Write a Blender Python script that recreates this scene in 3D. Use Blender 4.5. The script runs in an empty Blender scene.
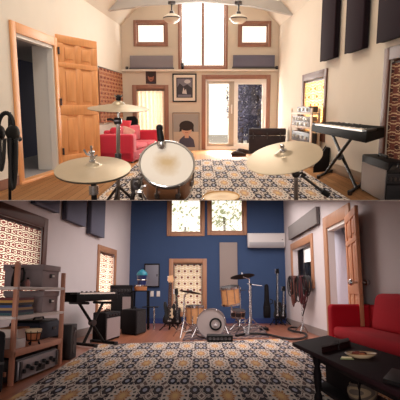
import bpy, bmesh, math, random
from mathutils import Vector, Matrix
random.seed(7)
scene = bpy.context.scene
COL = scene.collection
F_PX = 500.0
V = Vector

# ------------------------------------------------------------------ rooms
class Room:
    """A room with its own floor (z=0); the eye stands h above the floor at x=0,y=0."""
    def __init__(s, vpy, h, depth, xl, vl, xr, vr):
        s.th = math.atan((200.0 - vpy) / F_PX)
        s.R = Matrix.Rotation(s.th, 3, 'X')
        s.Ri = s.R.transposed()
        s.h = h
        s.D = depth
        s.kl = (vl - 200) / F_PX
        s.kr = (vr - 200) / F_PX
        s.L0 = s.at(xl, vpy, depth)
        s.R0 = s.at(xr, vpy, depth)
        s.M = s.R.to_4x4() @ Matrix.Translation((0, 0, -h))
    def ray(s, px, py):
        return s.Ri @ V(((px - 200) / F_PX, 1, (200 - py) / F_PX))
    def at(s, px, py, d):
        r = s.ray(px, py)
        return V((0, 0, s.h)) + r * (d / r.y)
    def fl(s, px, py, z=0.0):
        r = s.ray(px, py)
        return V((0, 0, s.h)) + r * ((z - s.h) / r.z)
    def lx(s, d): return s.L0.x + s.kl * (d - s.D)
    def rx(s, d): return s.R0.x + s.kr * (d - s.D)
    def left(s, px, py, off=0.0):
        r = s.ray(px, py); x0 = s.L0.x - s.kl * s.D + off
        return V((0, 0, s.h)) + r * (x0 / (r.x - s.kl * r.y))
    def right(s, px, py, off=0.0):
        r = s.ray(px, py); x0 = s.R0.x - s.kr * s.D - off
        return V((0, 0, s.h)) + r * (x0 / (r.x - s.kr * r.y))
    def z(s, p, py):
        t = (200 - py) / F_PX
        c, n = math.cos(s.th), math.sin(s.th)
        return s.h + p.y * (t * c - n) / (c + t * n)
    def x(s, d, z, px):
        wy = math.cos(s.th) * d - math.sin(s.th) * (z - s.h)
        return (px - 200) / F_PX * wy
    def disc_normal(s, a, b, tilt_deg, away=False):
        """direction of the axis of a disc that is seen a wide and b high, rolled by tilt_deg"""
        c = max(-1, min(1, b / a)); sn = math.sqrt(1 - c * c)
        # seen from above: axis leans up and towards the viewer
        up = V((-math.sin(math.radians(tilt_deg)), 0, math.cos(math.radians(tilt_deg))))
        n = up * sn + V((0, 1 if away else -1, 0)) * c
        return (s.Ri @ n).normalized()

A = Room(111, 1.075, 14.0, 123, 242, 277, 176)
B = Room(291, 0.87, 14.0, 129, 242, 286, 203)

# ------------------------------------------------------------------ materials
def lin(c):
    return tuple(((v / 255) / 12.92 if v / 255 <= 0.04045 else ((v / 255 + 0.055) / 1.055) ** 2.4) for v in c) + (1.0,)

MATS = {}
def mat(name, rgb, rough=0.6, metal=0.0, var=0.0, scale=8.0, bump=0.0, stretch=(1, 1, 1), coat=0.0, spec=0.5, sheen=0.0):
    if name in MATS: return MATS[name]
    m = bpy.data.materials.new(name); m.use_nodes = True
    nt = m.node_tree; b = nt.nodes['Principled BSDF']
    b.inputs['Base Color'].default_value = lin(rgb)
    b.inputs['Roughness'].default_value = rough
    b.inputs['Metallic'].default_value = metal
    b.inputs['Coat Weight'].default_value = coat
    b.inputs['Specular IOR Level'].default_value = spec
    b.inputs['Sheen Weight'].default_value = sheen
    if var or bump:
        tc = nt.nodes.new('ShaderNodeTexCoord'); mp = nt.nodes.new('ShaderNodeMapping')
        mp.inputs['Scale'].default_value = stretch
        nz = nt.nodes.new('ShaderNodeTexNoise'); nz.inputs['Scale'].default_value = scale
        nz.inputs['Detail'].default_value = 4
        nt.links.new(tc.outputs['Object'], mp.inputs[0]); nt.links.new(mp.outputs[0], nz.inputs['Vector'])
        if var:
            mx = nt.nodes.new('ShaderNodeMix'); mx.data_type = 'RGBA'
            c = lin(rgb)
            mx.inputs[6].default_value = tuple(max(0, v * (1 - var)) for v in c[:3]) + (1,)
            mx.inputs[7].default_value = tuple(min(1, v * (1 + var)) for v in c[:3]) + (1,)
            nt.links.new(nz.outputs['Fac'], mx.inputs[0]); nt.links.new(mx.outputs[2], b.inputs['Base Color'])
        if bump:
            bp = nt.nodes.new('ShaderNodeBump'); bp.inputs['Strength'].default_value = bump
            bp.inputs['Distance'].default_value = 0.02
            nt.links.new(nz.outputs['Fac'], bp.inputs['Height']); nt.links.new(bp.outputs[0], b.inputs['Normal'])
    MATS[name] = m
    return m

class NB:
    """tiny node-expression builder"""
    def __init__(s, m): s.nt = m.node_tree; s.N = s.nt.nodes; s.Lk = s.nt.links
    def m(s, op, a, b=None, c=None):
        n = s.N.new('ShaderNodeMath'); n.operation = op
        for i, v in enumerate((a, b, c)):
            if v is None: continue
            if isinstance(v, (int, float)): n.inputs[i].default_value = v
            else: s.Lk.new(v, n.inputs[i])
        return n.outputs[0]
    def xyz(s, scale=(1, 1, 1), rot=(0, 0, 0), loc=(0, 0, 0), kind='Object'):
        tc = s.N.new('ShaderNodeTexCoord'); mp = s.N.new('ShaderNodeMapping')
        mp.inputs['Scale'].default_value = scale; mp.inputs['Rotation'].default_value = rot; mp.inputs['Location'].default_value = loc
        s.Lk.new(tc.outputs[kind], mp.inputs[0])
        sp = s.N.new('ShaderNodeSeparateXYZ'); s.Lk.new(mp.outputs[0], sp.inputs[0])
        return sp.outputs[0], sp.outputs[1], sp.outputs[2], mp.outputs[0]
    def mix(s, f, c0, c1):
        n = s.N.new('ShaderNodeMix'); n.data_type = 'RGBA'
        if isinstance(f, (int, float)): n.inputs[0].default_value = f
        else: s.Lk.new(f, n.inputs[0])
        for i, c in ((6, c0), (7, c1)):
            if isinstance(c, tuple): n.inputs[i].default_value = lin(c) if len(c) == 3 else c
            else: s.Lk.new(c, n.inputs[i])
        return n.outputs[2]
    def lt(s, a, t): return s.m('LESS_THAN', a, t)
    def gt(s, a, t): return s.m('GREATER_THAN', a, t)
    def noise(s, vec, scale, detail=3):
        n = s.N.new('ShaderNodeTexNoise'); n.inputs['Scale'].default_value = scale; n.inputs['Detail'].default_value = detail
        s.Lk.new(vec, n.inputs['Vector']); return n.outputs['Fac']

def rug_mat(name, P, Q, x0=0.0, y0=0.0, gold=(200, 156, 112)):
    """eight-point stars and groups of four dark octagons on a beige ground; half periods P (across) and Q (along)"""
    m = bpy.data.materials.new(name); m.use_nodes = True
    e = NB(m); b = e.N['Principled BSDF']; b.inputs['Roughness'].default_value = 0.95; b.inputs['Specular IOR Level'].default_value = 0.1
    x, y, z, vec = e.xyz(scale=(1 / P, 1 / Q, 1), loc=(x0, y0, 0))
    cx = e.m('FLOOR', e.m('ADD', x, 0.5)); cy = e.m('FLOOR', e.m('ADD', y, 0.5))
    fx = e.m('SUBTRACT', x, cx); fy = e.m('SUBTRACT', y, cy)
    par = e.m('FLOORED_MODULO', e.m('ADD', cx, cy), 2.0)          # 0: star cell, 1: octagon cell
    # octagon group
    ax = e.m('SUBTRACT', e.m('ABSOLUTE', fx), 0.265); ay = e.m('SUBTRACT', e.m('ABSOLUTE', fy), 0.265)
    ro = e.m('SQRT', e.m('ADD', e.m('MULTIPLY', ax, ax), e.m('MULTIPLY', ay, ay)))
    to = e.m('ARCTAN2', ay, ax)
    ros = e.m('MULTIPLY', ro, e.m('ADD', 1.0, e.m('MULTIPLY', e.m('COSINE', e.m('MULTIPLY', to, 8.0)), 0.07)))
    # star cell
    r = e.m('SQRT', e.m('ADD', e.m('MULTIPLY', fx, fx), e.m('MULTIPLY', fy, fy)))
    t = e.m('ARCTAN2', fy, fx); c8 = e.m('COSINE', e.m('MULTIPLY', t, 8.0))
    c16 = e.m('COSINE', e.m('MULTIPLY', t, 16.0))
    CREAM, NAVY, GOLD, PALE, BROWN = (204, 191, 180), (27, 24, 38), gold, (160, 162, 178), (96, 74, 70)
    octc = e.mix(e.lt(ros, 0.262), CREAM, BROWN); octc = e.mix(e.lt(ros, 0.235), octc, CREAM); octc = e.mix(e.lt(ros, 0.205), octc, NAVY)
    octc = e.mix(e.lt(ro, 0.085), octc, PALE)
    # thin lines and small diamonds between the octagons
    dm = e.m('ADD', e.m('ABSOLUTE', fx), e.m('ABSOLUTE', fy))
    octc = e.mix(e.lt(dm, 0.09), octc, BROWN)
    edge = e.m('MAXIMUM', e.m('ABSOLUTE', fx), e.m('ABSOLUTE', fy))
    mn = e.m('MINIMUM', e.m('ABSOLUTE', fx), e.m('ABSOLUTE', fy))
    octc = e.mix(e.m('MULTIPLY', e.lt(mn, 0.07), e.m('MULTIPLY', e.gt(edge, 0.34), e.lt(edge, 0.48))), octc, NAVY)
    ring = e.m('MULTIPLY', e.m('MULTIPLY', e.gt(r, 0.36), e.lt(r, 0.46)), e.gt(c16, 0.25))
    st = e.mix(ring, CREAM, NAVY)
    st = e.mix(e.m('MULTIPLY', e.m('MULTIPLY', e.gt(r, 0.52), e.lt(r, 0.64)), e.gt(c8, -0.2)), st, BROWN)
    st = e.mix(e.lt(e.m('MULTIPLY', r, e.m('SUBTRACT', 1.0, e.m('MULTIPLY', c8, 0.30))), 0.235), st, GOLD)
    ring2 = e.m('MULTIPLY', e.m('MULTIPLY', e.gt(r, 0.17), e.lt(r, 0.25)), e.gt(c16, 0.0))
    st = e.mix(ring2, st, (156, 100, 60))
    st = e.mix(e.lt(r, 0.10), st, (214, 176, 120))
    col = e.mix(par, st, octc)
    nz = e.noise(vec, 1.3); col2 = e.mix(e.m('MULTIPLY', e.m('SUBTRACT', nz, 0.35), 0.5), col, (150, 132, 120))
    e.Lk.new(col2, b.inputs['Base Color'])
    return m

def plank_mat(name, w, ln, c0, c1, rough=0.35):
    m = bpy.data.materials.new(name); m.use_nodes = True
    e = NB(m); b = e.N['Principled BSDF']; b.inputs['Roughness'].default_value = rough
    x, y, z, vec = e.xyz()
    px = e.m('DIVIDE', x, w); ix = e.m('FLOOR', px); fx = e.m('SUBTRACT', px, ix)
    py = e.m('ADD', e.m('DIVIDE', y, ln), e.m('MULTIPLY', ix, 0.37)); iy = e.m('FLOOR', py)
    wn = e.N.new('ShaderNodeTexWhiteNoise'); wn.noise_dimensions = '2D'
    cb = e.N.new('ShaderNodeCombineXYZ'); e.Lk.new(ix, cb.inputs[0]); e.Lk.new(iy, cb.inputs[1]); e.Lk.new(cb.outputs[0], wn.inputs['Vector'])
    _, _, _, v2 = e.xyz(scale=(14, 0.7, 1)); g = e.noise(v2, 2.0, 5)
    f = e.m('ADD', e.m('MULTIPLY', wn.outputs['Value'], 0.6), e.m('MULTIPLY', g, 0.4))
    col = e.mix(f, c0, c1)
    col = e.mix(e.lt(fx, 0.035), col, tuple(int(v * 0.55) for v in c0))
    e.Lk.new(col, b.inputs['Base Color'])
    return m

def curtain_mat(name, sx, sz, bg, fg, fg2, trans=0.6, axis='x', thick=0.16):
    """printed cloth: trellis of small rings and dots; lets daylight through"""
    m = bpy.data.materials.new(name); m.use_nodes = True
    e = NB(m); N = e.N; b = N['Principled BSDF']; out = N['Material Output']
    x, y, z, vec = e.xyz(scale=(1 / sx, 1 / sx, 1 / sz))
    u = x if axis == 'x' else y
    row = e.m('FLOOR', z); u2 = e.m('ADD', u, e.m('MULTIPLY', e.m('FLOORED_MODULO', row, 2.0), 0.5))
    fu = e.m('SUBTRACT', e.m('SUBTRACT', u2, e.m('FLOOR', u2)), 0.5); fz = e.m('SUBTRACT', e.m('SUBTRACT', z, row), 0.5)
    r = e.m('SQRT', e.m('ADD', e.m('MULTIPLY', fu, fu), e.m('MULTIPLY', fz, fz)))
    t = e.m('ARCTAN2', fz, fu)
    rr = e.m('MULTIPLY', r, e.m('ADD', 1.0, e.m('MULTIPLY', e.m('COSINE', e.m('MULTIPLY', t, 6.0)), 0.16)))
    dot = e.lt(rr, thick)
    rg = e.lt(e.m('ABSOLUTE', e.m('SUBTRACT', rr, 0.42)), thick * 0.5)
    c = e.mix(dot, bg, fg); c = e.mix(rg, c, fg2)
    e.Lk.new(c, b.inputs['Base Color']); b.inputs['Roughness'].default_value = 0.9
    tr = N.new('ShaderNodeBsdfTranslucent'); e.Lk.new(c, tr.inputs['Color'])
    mx = N.new('ShaderNodeMixShader'); mx.inputs[0].default_value = trans
    e.Lk.new(b.outputs[0], mx.inputs[1]); e.Lk.new(tr.outputs[0], mx.inputs[2]); e.Lk.new(mx.outputs[0], out.inputs[0])
    return m

def glass_mat(name):
    m = bpy.data.materials.new(name); m.use_nodes = True
    e = NB(m); N = e.N; out = N['Material Output']
    t = N.new('ShaderNodeBsdfTransparent'); g = N.new('ShaderNodeBsdfGlossy'); g.inputs['Roughness'].default_value = 0.03
    mx = N.new('ShaderNodeMixShader'); mx.inputs[0].default_value = 0.05
    e.Lk.new(t.outputs[0], mx.inputs[1]); e.Lk.new(g.outputs[0], mx.inputs[2]); e.Lk.new(mx.outputs[0], out.inputs[0])
    return m

def emit_mat(name, rgb, s):
    m = bpy.data.materials.new(name); m.use_nodes = True
    b = m.node_tree.nodes['Principled BSDF']
    b.inputs['Base Color'].default_value = lin(rgb); b.inputs['Emission Color'].default_value = lin(rgb); b.inputs['Emission Strength'].default_value = s
    return m

# ------------------------------------------------------------------ mesh collecting
class Fr:
    """a frame: base corner o, edges a (width), b (depth), c (height)"""
    def __init__(s, o, a, b, c): s.o, s.a, s.b, s.c = V(o), V(a), V(b), V(c)
    def p(s, u, v, w): return s.o + s.a * u + s.b * v + s.c * w
    def sub(s, u0, u1, v0, v1, w0, w1):
        return Fr(s.p(u0, v0, w0), s.a * (u1 - u0), s.b * (v1 - v0), s.c * (w1 - w0))

def fbox(room, a, b, c, top, z0=0.0):
    """frame standing on z0: pixel a = one base corner, b = along width, c = along depth, top = pixel row of a's top"""
    o = room.fl(*a, z0); ux = room.fl(*b, z0) - o; uy = room.fl(*c, z0) - o
    h = room.z(o, top) - z0
    return Fr(o, ux, uy, V((0, 0, h)))

class MB:
    def __init__(s): s.bm = bmesh.new()
    def hexa(s, pts):
        vs = [s.bm.verts.new(p) for p in pts]
        for f in ((0, 3, 2, 1), (4, 5, 6, 7), (0, 1, 5, 4), (1, 2, 6, 5), (2, 3, 7, 6), (3, 0, 4, 7)):
            s.bm.faces.new([vs[i] for i in f])
        return s
    def box(s, lo, hi):
        x0, y0, z0 = lo; x1, y1, z1 = hi
        return s.hexa([(x0, y0, z0), (x1, y0, z0), (x1, y1, z0), (x0, y1, z0), (x0, y0, z1), (x1, y0, z1), (x1, y1, z1), (x0, y1, z1)])
    def fr(s, f, u0=0, u1=1, v0=0, v1=1, w0=0, w1=1):
        P = f.p
        return s.hexa([P(u0, v0, w0), P(u1, v0, w0), P(u1, v1, w0), P(u0, v1, w0), P(u0, v0, w1), P(u1, v0, w1), P(u1, v1, w1), P(u0, v1, w1)])
    def quad(s, *pts):
        s.bm.faces.new([s.bm.verts.new(p) for p in pts]); return s
    def basis(s, n):
        n = V(n).normalized(); t = V((0, 0, 1)) if abs(n.z) < 0.9 else V((1, 0, 0))
        a = n.cross(t).normalized(); return a, n.cross(a).normalized(), n
    def lathe(s, c, n, prof, seg=28, cap=True):
        a, b, n = s.basis(n); c = V(c); rings = []
        for r, h in prof:
            if r < 1e-6: rings.append([s.bm.verts.new(c + n * h)])
            else: rings.append([s.bm.verts.new(c + n * h + (a * math.cos(2 * math.pi * i / seg) + b * math.sin(2 * math.pi * i / seg)) * r) for i in range(seg)])
        for p, q in zip(rings, rings[1:]):
            for i in range(seg):
                j = (i + 1) % seg
                if len(p) == 1 and len(q) == 1: continue
                if len(p) == 1: s.bm.faces.new((p[0], q[i], q[j]))
                elif len(q) == 1: s.bm.faces.new((p[i], p[j], q[0]))
                else: s.bm.faces.new((p[i], p[j], q[j], q[i]))
        if cap:
            for rg in (rings[0], rings[-1]):
                if len(rg) > 2: s.bm.faces.new(rg)
        return s
    def cyl(s, p0, p1, r0, r1=None, seg=14):
        p0, p1 = V(p0), V(p1); d = p1 - p0
        return s.lathe(p0, d, [(r0, 0), (r1 if r1 is not None else r0, d.length)], seg)
    def ball(s, c, r, sq=(1, 1, 1), seg=16):
        ret = bmesh.ops.create_uvsphere(s.bm, u_segments=seg, v_segments=max(6, seg // 2), radius=r)
        for v in ret['verts']: v.co = V((v.co.x * sq[0], v.co.y * sq[1], v.co.z * sq[2])) + V(c)
        return s
    def tube(s, pts, r, seg=8):
        pts = [V(p) for p in pts]; rings = []
        t0 = (pts[1] - pts[0]).normalized(); a, b, _ = s.basis(t0)
        for i, p in enumerate(pts):
            t = (pts[min(i + 1, len(pts) - 1)] - pts[max(i - 1, 0)]).normalized()
            a = (a - t * a.dot(t)).normalized(); b = t.cross(a)
            rr = r[i] if isinstance(r, (list, tuple)) else r
            rings.append([s.bm.verts.new(p + (a * math.cos(2 * math.pi * k / seg) + b * math.sin(2 * math.pi * k / seg)) * rr) for k in range(seg)])
        for p, q in zip(rings, rings[1:]):
            for i in range(seg): s.bm.faces.new((p[i], p[(i + 1) % seg], q[(i + 1) % seg], q[i]))
        s.bm.faces.new(rings[0]); s.bm.faces.new(rings[-1]); return s
    def prism(s, outline, off):
        """closed outline of points pushed along the vector off"""
        a = [s.bm.verts.new(p) for p in outline]; b = [s.bm.verts.new(V(p) + V(off)) for p in outline]
        s.bm.faces.new(a); s.bm.faces.new(b[::-1]); n = len(a)
        for i in range(n): s.bm.faces.new((a[i], b[i], b[(i + 1) % n], a[(i + 1) % n]))
        return s
    def build(s, name, m, parent=None, base=None, bevel=0.0, seg=2, smooth=True, ang=40):
        bm = s.bm
        bmesh.ops.recalc_face_normals(bm, faces=bm.faces)
        if bevel:
            ed = [e for e in bm.edges if len(e.link_faces) == 2 and e.calc_face_angle(0) > 0.5]
            bmesh.ops.bevel(bm, geom=ed, offset=bevel, segments=seg, profile=0.5, affect='EDGES', clamp_overlap=True)
        off = parent_base(parent) if parent is not None else (V(base) if base is not None else V((0, 0, 0)))
        bmesh.ops.translate(bm, verts=bm.verts, vec=-off)
        me = bpy.data.meshes.new(name); bm.to_mesh(me); bm.free()
        if smooth:
            me.polygons.foreach_set('use_smooth', [True] * len(me.polygons))
            me.set_sharp_from_angle(angle=math.radians(ang))
        me.materials.append(m)
        o = bpy.data.objects.new(name, me); COL.objects.link(o)
        if parent is not None: o.parent = parent
        elif base is not None: o.location = base
        return o

def parent_base(p):
    b = V((0, 0, 0))
    while p is not None: b += p.location; p = p.parent
    return b

ROOTS = []
def thing(room, name, label, cat, base, group=None):
    o = bpy.data.objects.new(name, None); COL.objects.link(o); o.empty_display_size = 0.1
    o.location = base; o['label'] = label; o['category'] = cat
    if group: o['group'] = group
    ROOTS.append((o, room)); return o
def solo(room, name, label, cat, mb, m, base=None, group=None, **k):
    o = mb.build(name, m, base=base, **k); o['label'] = label; o['category'] = cat
    if group: o['group'] = group
    ROOTS.append((o, room)); return o
def struct(room, name, mb, m, **k):
    o = mb.build(name, m, **k); o['kind'] = 'structure'; ROOTS.append((o, room)); return o
def structroot(room, name, base):
    o = bpy.data.objects.new(name, None); COL.objects.link(o); o.location = base; o['kind'] = 'structure'
    ROOTS.append((o, room)); return o

def wall_mesh(mb, O, U, N, thick, u0, u1, z0, z1, holes):
    """wall in the plane O + u*U + z*Z, N = away from the room; holes = (u0,u1,z0,z1)"""
    U = V(U).normalized(); N = V(N).normalized(); Z = V((0, 0, 1)); O = V(O)
    us = sorted({u0, u1} | {h[0] for h in holes} | {h[1] for h in holes}); zs = sorted({z0, z1} | {h[2] for h in holes} | {h[3] for h in holes})
    us = [u for u in us if u0 <= u <= u1]; zs = [z for z in zs if z0 <= z <= z1]
    P = lambda u, z, t=0: O + U * u + Z * z + N * t
    inh = lambda u, z: any(h[0] < u < h[1] and h[2] < z < h[3] for h in holes)
    for a, b in zip(us, us[1:]):
        for c, d in zip(zs, zs[1:]):
            if inh((a + b) / 2, (c + d) / 2): continue
            for t in (0, thick): mb.quad(P(a, c, t), P(b, c, t), P(b, d, t), P(a, d, t))
    for a, b, c, d in holes:
        c, d = max(c, z0), min(d, z1)
        for q in (((a, c), (b, c)), ((b, c), (b, d)), ((b, d), (a, d)), ((a, d), (a, c))):
            (ua, za), (ub, zb) = q
            mb.quad(P(ua, za), P(ub, zb), P(ub, zb, thick), P(ua, za, thick))
    return mb

class WallF:
    """a wall's own coordinates: u along it, z up, t towards the room"""
    def __init__(s, O, U, Nin): s.O, s.U, s.N = V(O), V(U).normalized(), V(Nin).normalized()
    def p(s, u, z, t=0.0): return s.O + s.U * u + V((0, 0, z)) + s.N * t
    def u(s, P): return (P - s.O).dot(s.U)
    def box(s, mb, u0, u1, z0, z1, t0, t1):
        p = s.p
        return mb.hexa([p(u0, z0, t0), p(u1, z0, t0), p(u1, z0, t1), p(u0, z0, t1), p(u0, z1, t0), p(u1, z1, t0), p(u1, z1, t1), p(u0, z1, t1)])
    def casing(s, mb, r, w, t0, t1, sides='lrtb'):
        u0, u1, z0, z1 = r
        if 'l' in sides: s.box(mb, u0 - w, u0, z0 - (w if 'b' in sides else 0), z1 + w, t0, t1)
        if 'r' in sides: s.box(mb, u1, u1 + w, z0 - (w if 'b' in sides else 0), z1 + w, t0, t1)
        if 't' in sides: s.box(mb, u0, u1, z1, z1 + w, t0, t1)
        if 'b' in sides: s.box(mb, u0, u1, z0 - w, z0, t0, t1)
        return mb
    def cloth(s, mb, u0, u1, z0, z1, t, waves=7, amp=0.03, n=60, nz=8):
        g = [[s.bmv(mb, s.p(u0 + (u1 - u0) * i / n, z0 + (z1 - z0) * k / nz, t + amp * math.sin(2 * math.pi * waves * i / n + 0.3 * k))) for i in range(n + 1)] for k in range(nz + 1)]
        for k in range(nz):
            for i in range(n): mb.bm.faces.new((g[k][i], g[k][i + 1], g[k + 1][i + 1], g[k + 1][i]))
        return mb
    def bmv(s, mb, p): return mb.bm.verts.new(p)
# ================================================================== UPPER ROOM
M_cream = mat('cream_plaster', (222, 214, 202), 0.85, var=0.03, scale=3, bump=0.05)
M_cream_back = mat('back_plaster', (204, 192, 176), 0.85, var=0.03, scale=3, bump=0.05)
M_ceil = mat('white_ceiling', (222, 214, 200), 0.9)
M_pine = mat('pine_wood', (226, 160, 104), 0.45, var=0.14, scale=5, stretch=(6, 6, 0.6))
M_trim = mat('stained_trim', (144, 100, 82), 0.5, var=0.15, scale=6, stretch=(3, 3, 0.8))
M_white = mat('white_paint', (232, 228, 222), 0.6)
M_greyp = mat('grey_paint', (150, 146, 148), 0.7)
M_navy = mat('hall_navy', (34, 36, 84), 0.8)
M_black = mat('black_plastic', (13, 12, 14), 0.5, spec=.25)
M_blackm = mat('black_vinyl', (17, 14, 17), 0.7, spec=.2)
M_chrome = mat('chrome', (200, 198, 200), 0.22, 1.0)
M_steel = mat('dark_steel', (80, 76, 78), 0.35, 0.9)
M_glass = glass_mat('window_glass')
M_floorA = plank_mat('wide_floor_boards', 0.11, 3.2, (186, 128, 84), (222, 166, 116))
M_carp = mat('hall_floor', (150, 146, 150), 0.9)
M_brass = mat('cymbal_bronze', (184, 168, 144), 0.38, 0.5, var=0.10, scale=7)
M_brass2 = mat('cymbal_bronze_dark', (150, 132, 112), 0.36, 0.7, var=0.12, scale=7)

WL = WallF((A.lx(0), 0, 0), (A.kl, 1, 0), (1, -A.kl, 0))
WR = WallF((A.rx(0), 0, 0), (A.kr, 1, 0), (-1, A.kr, 0))
WB = WallF((0, A.D, 0), (1, 0, 0), (0, -1, 0))
def uL(room, W, px, py): return W.u(room.left(px, py))
def uR(room, W, px, py): return W.u(room.right(px, py))
def rect_side(room, W, fn, pl, pr, top, bot):
    a, b = sorted((W.u(fn(pl, top[1])), W.u(fn(pr, top[1]))))
    return (a, b, fn(*bot).z, fn(*top).z)
def rect_back(room, x0, y0, x1, y1):
    p, q = room.at(x0, y1, room.D), room.at(x1, y0, room.D)
    return (p.x, q.x, p.z, q.z)

rDoor = rect_side(A, WL, A.left, 14, 52.5, (30, 38), (30, 179))
rW1 = rect_side(A, WR, A.right, 305, 325.5, (315, 79), (315, 133))
rW2 = rect_side(A, WR, A.right, 391, 425, (391, 60), (391, 170))
rC = rect_back(A, 137.5, 89, 164.5, 147)
rSl = rect_back(A, 205.5, 79, 266.5, 149.5)
rU1 = rect_back(A, 136.5, 23, 165, 43.5)
rU2 = rect_back(A, 180.5, -18, 226, 67)
rU3 = rect_back(A, 240.5, 24, 268.5, 44)

EAVE = 3.32
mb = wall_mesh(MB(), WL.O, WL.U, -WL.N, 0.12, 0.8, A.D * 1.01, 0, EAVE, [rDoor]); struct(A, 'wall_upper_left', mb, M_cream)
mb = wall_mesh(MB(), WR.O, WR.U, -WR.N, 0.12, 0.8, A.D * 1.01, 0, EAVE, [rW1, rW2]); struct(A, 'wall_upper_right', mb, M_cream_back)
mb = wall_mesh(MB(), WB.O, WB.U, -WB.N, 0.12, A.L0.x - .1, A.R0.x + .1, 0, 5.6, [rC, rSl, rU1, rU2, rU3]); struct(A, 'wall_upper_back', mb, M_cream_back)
# gable ceiling
for sgn, nm in ((-1, 'ceiling_upper_left'), (1, 'ceiling_upper_right')):
    mb = MB(); e = A.lx if sgn < 0 else A.rx
    for d0, d1 in ((2.0, A.D + .1),):
        xm0 = (A.lx(d0) + A.rx(d0)) / 2; xm1 = (A.lx(d1) + A.rx(d1)) / 2
        rz = EAVE + 2.15
        a0, a1 = V((e(d0), d0, EAVE)), V((e(d1), d1, EAVE)); r0, r1 = V((xm0, d0, rz)), V((xm1, d1, rz))
        k = V((0, 0, .1))
        mb.hexa([a0, r0, r1, a1, a0 + k, r0 + k, r1 + k, a1 + k])
    struct(A, nm, mb, M_ceil)
mb = MB().box((-4.2, 5.2, -0.03), (4, 14.1, 0)); struct(A, 'floor_upper', mb, M_floorA)

# tie beam
mb = MB(); d = 12.4
def bz(px, py): p = A.at(px, py, d); return p
xs = [(108, 10.5), (150, 4.5), (200, 1.5), (250, 5.5), (296, 15.5)]
for (x0, y0), (x1, y1) in zip(xs, xs[1:]):
    p, q = bz(x0, y0), bz(x1, y1); h = V((0, 0, .24)); dd = V((0, .16, 0))
    mb.hexa([p, q, q + dd, p + dd, p + h, q + h, q + h + dd, p + h + dd])
struct(A, 'trim_1', mb, mat('beam_grey', (176, 172, 168), .7))
# ledge on back wall
mb = MB(); z = A.at(200, 69.5, A.D).z; WB.box(mb, A.L0.x, A.R0.x, z - .05, z, 0, .07); struct(A, 'trim_2', mb, M_cream)
# side baseboards
mb = MB(); WR.box(mb, 5.0, 14, 0, .16, 0, .02); struct(A, 'baseboard_upper_right', mb, mat('base_grey', (170, 150, 132), .6))
mb = MB(); WL.box(mb, 5.0, rDoor[0] - .16, 0, .14, 0, .02); WL.box(mb, rDoor[1] + .2, 14, 0, .14, 0, .02); struct(A, 'baseboard_upper_left', mb, M_trim)

# hallway behind the left doorway
t = -0.34
tb = -1.6
mb = MB(); WL.box(mb, rDoor[0] - .8, 14, -0.02, 2.6, tb - .05, tb); struct(A, 'wall_hallway_back', mb, M_navy)
mb = MB(); WL.box(mb, rDoor[1], rDoor[1] + .05, -0.02, 2.6, t - .04, -.121); struct(A, 'wall_hallway_end', mb, M_white)
mb = MB(); WL.box(mb, rDoor[0] - .8, 14, rDoor[2] - .05, rDoor[2], tb, -.0); struct(A, 'floor_hallway', mb, M_carp)
mb = MB(); WL.box(mb, rDoor[0] - .8, 14, rDoor[3] - .0, rDoor[3] + .04, tb, -.121); struct(A, 'ceiling_hallway', mb, M_greyp)

# doorway with its open panelled leaf
dr = structroot(A, 'door_1', WL.p(rDoor[0], 0))
mb = MB(); WL.casing(mb, rDoor, .15, 0.001, .035, 'lrt'); mb.build('casing', M_pine, dr, bevel=.008)
mb = MB(); WL.box(mb, rDoor[1] - .05, rDoor[1] - .0, rDoor[2], rDoor[3], -.1, 0.0); WL.box(mb, rDoor[0], rDoor[1], rDoor[3] - .05, rDoor[3], -.1, 0); mb.build('jamb', M_white, dr)
mb = MB(); WL.box(mb, rDoor[0] - .15, rDoor[1] + .12, rDoor[2] - .06, rDoor[2] + .005, -.1, .06); mb.build('sill', M_pine, dr, bevel=.006)

def panel_door(room, parent, hinge, free, z0, z1, th_dir, m, mknob=None, knob_u=None, knob_z=None, arch=False):
    """six-panel leaf from hinge to free (both on the floor); th_dir = thickness vector"""
    ux = free - hinge; ux.z = 0; f = Fr(V((hinge.x, hinge.y, z0)), ux, V(th_dir), V((0, 0, z1 - z0)))
    mb = MB(); rows = [(0, .09), (.40, .48), (.76, .80), (.94, 1)]
    for w0, w1 in rows: mb.fr(f, 0, 1, 0, 1, w0, w1)
    for u0, u1 in ((0, .13), (.45, .55), (.87, 1)):
        for w0, w1 in ((.09, .40), (.48, .76), (.80, .94)): mb.fr(f, u0, u1, 0, 1, w0, w1)
    leaf = mb.build('door_leaf', m, parent, bevel=.006, seg=1)
    for u0, u1 in ((.13, .45), (.55, .87)):
        for w0, w1 in ((.09, .40), (.48, .76), (.80, .94)):
            mb = MB(); mb.fr(f, u0, u1, .35, .65, w0, w1)
            a, b = u0 + .06, u1 - .06; c, dd = w0 + .025, w1 - .025
            if dd - c > .03:
                for s0, s1 in ((.12, .36), (.64, .88)): mb.fr(f, a, b, s0, s1, c, dd)
            mb.build('door_panel', m, leaf, bevel=.008, seg=1)
    return leaf, f
hin = WL.p(rDoor[1] + .13, 0, .04)
d_free = (A.at(97, 47.5, 10.08)); free = V((d_free.x, 10.08, 0))
leaf, fleaf = panel_door(A, dr, hin, free, .07, 2.40, (-.10, -.03, 0), M_pine)
for w in (.12, .5, .88):
    mb = MB(); p = fleaf.p(0, -.1, w); mb.cyl(p - V((0, 0, .06)), p + V((0, 0, .06)), .02); mb.build('hinge', M_steel, dr)
mb = MB(); p = fleaf.p(.93, -.3, .45); mb.ball(p, .04); mb.build('door_knob', M_steel, leaf)

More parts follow.
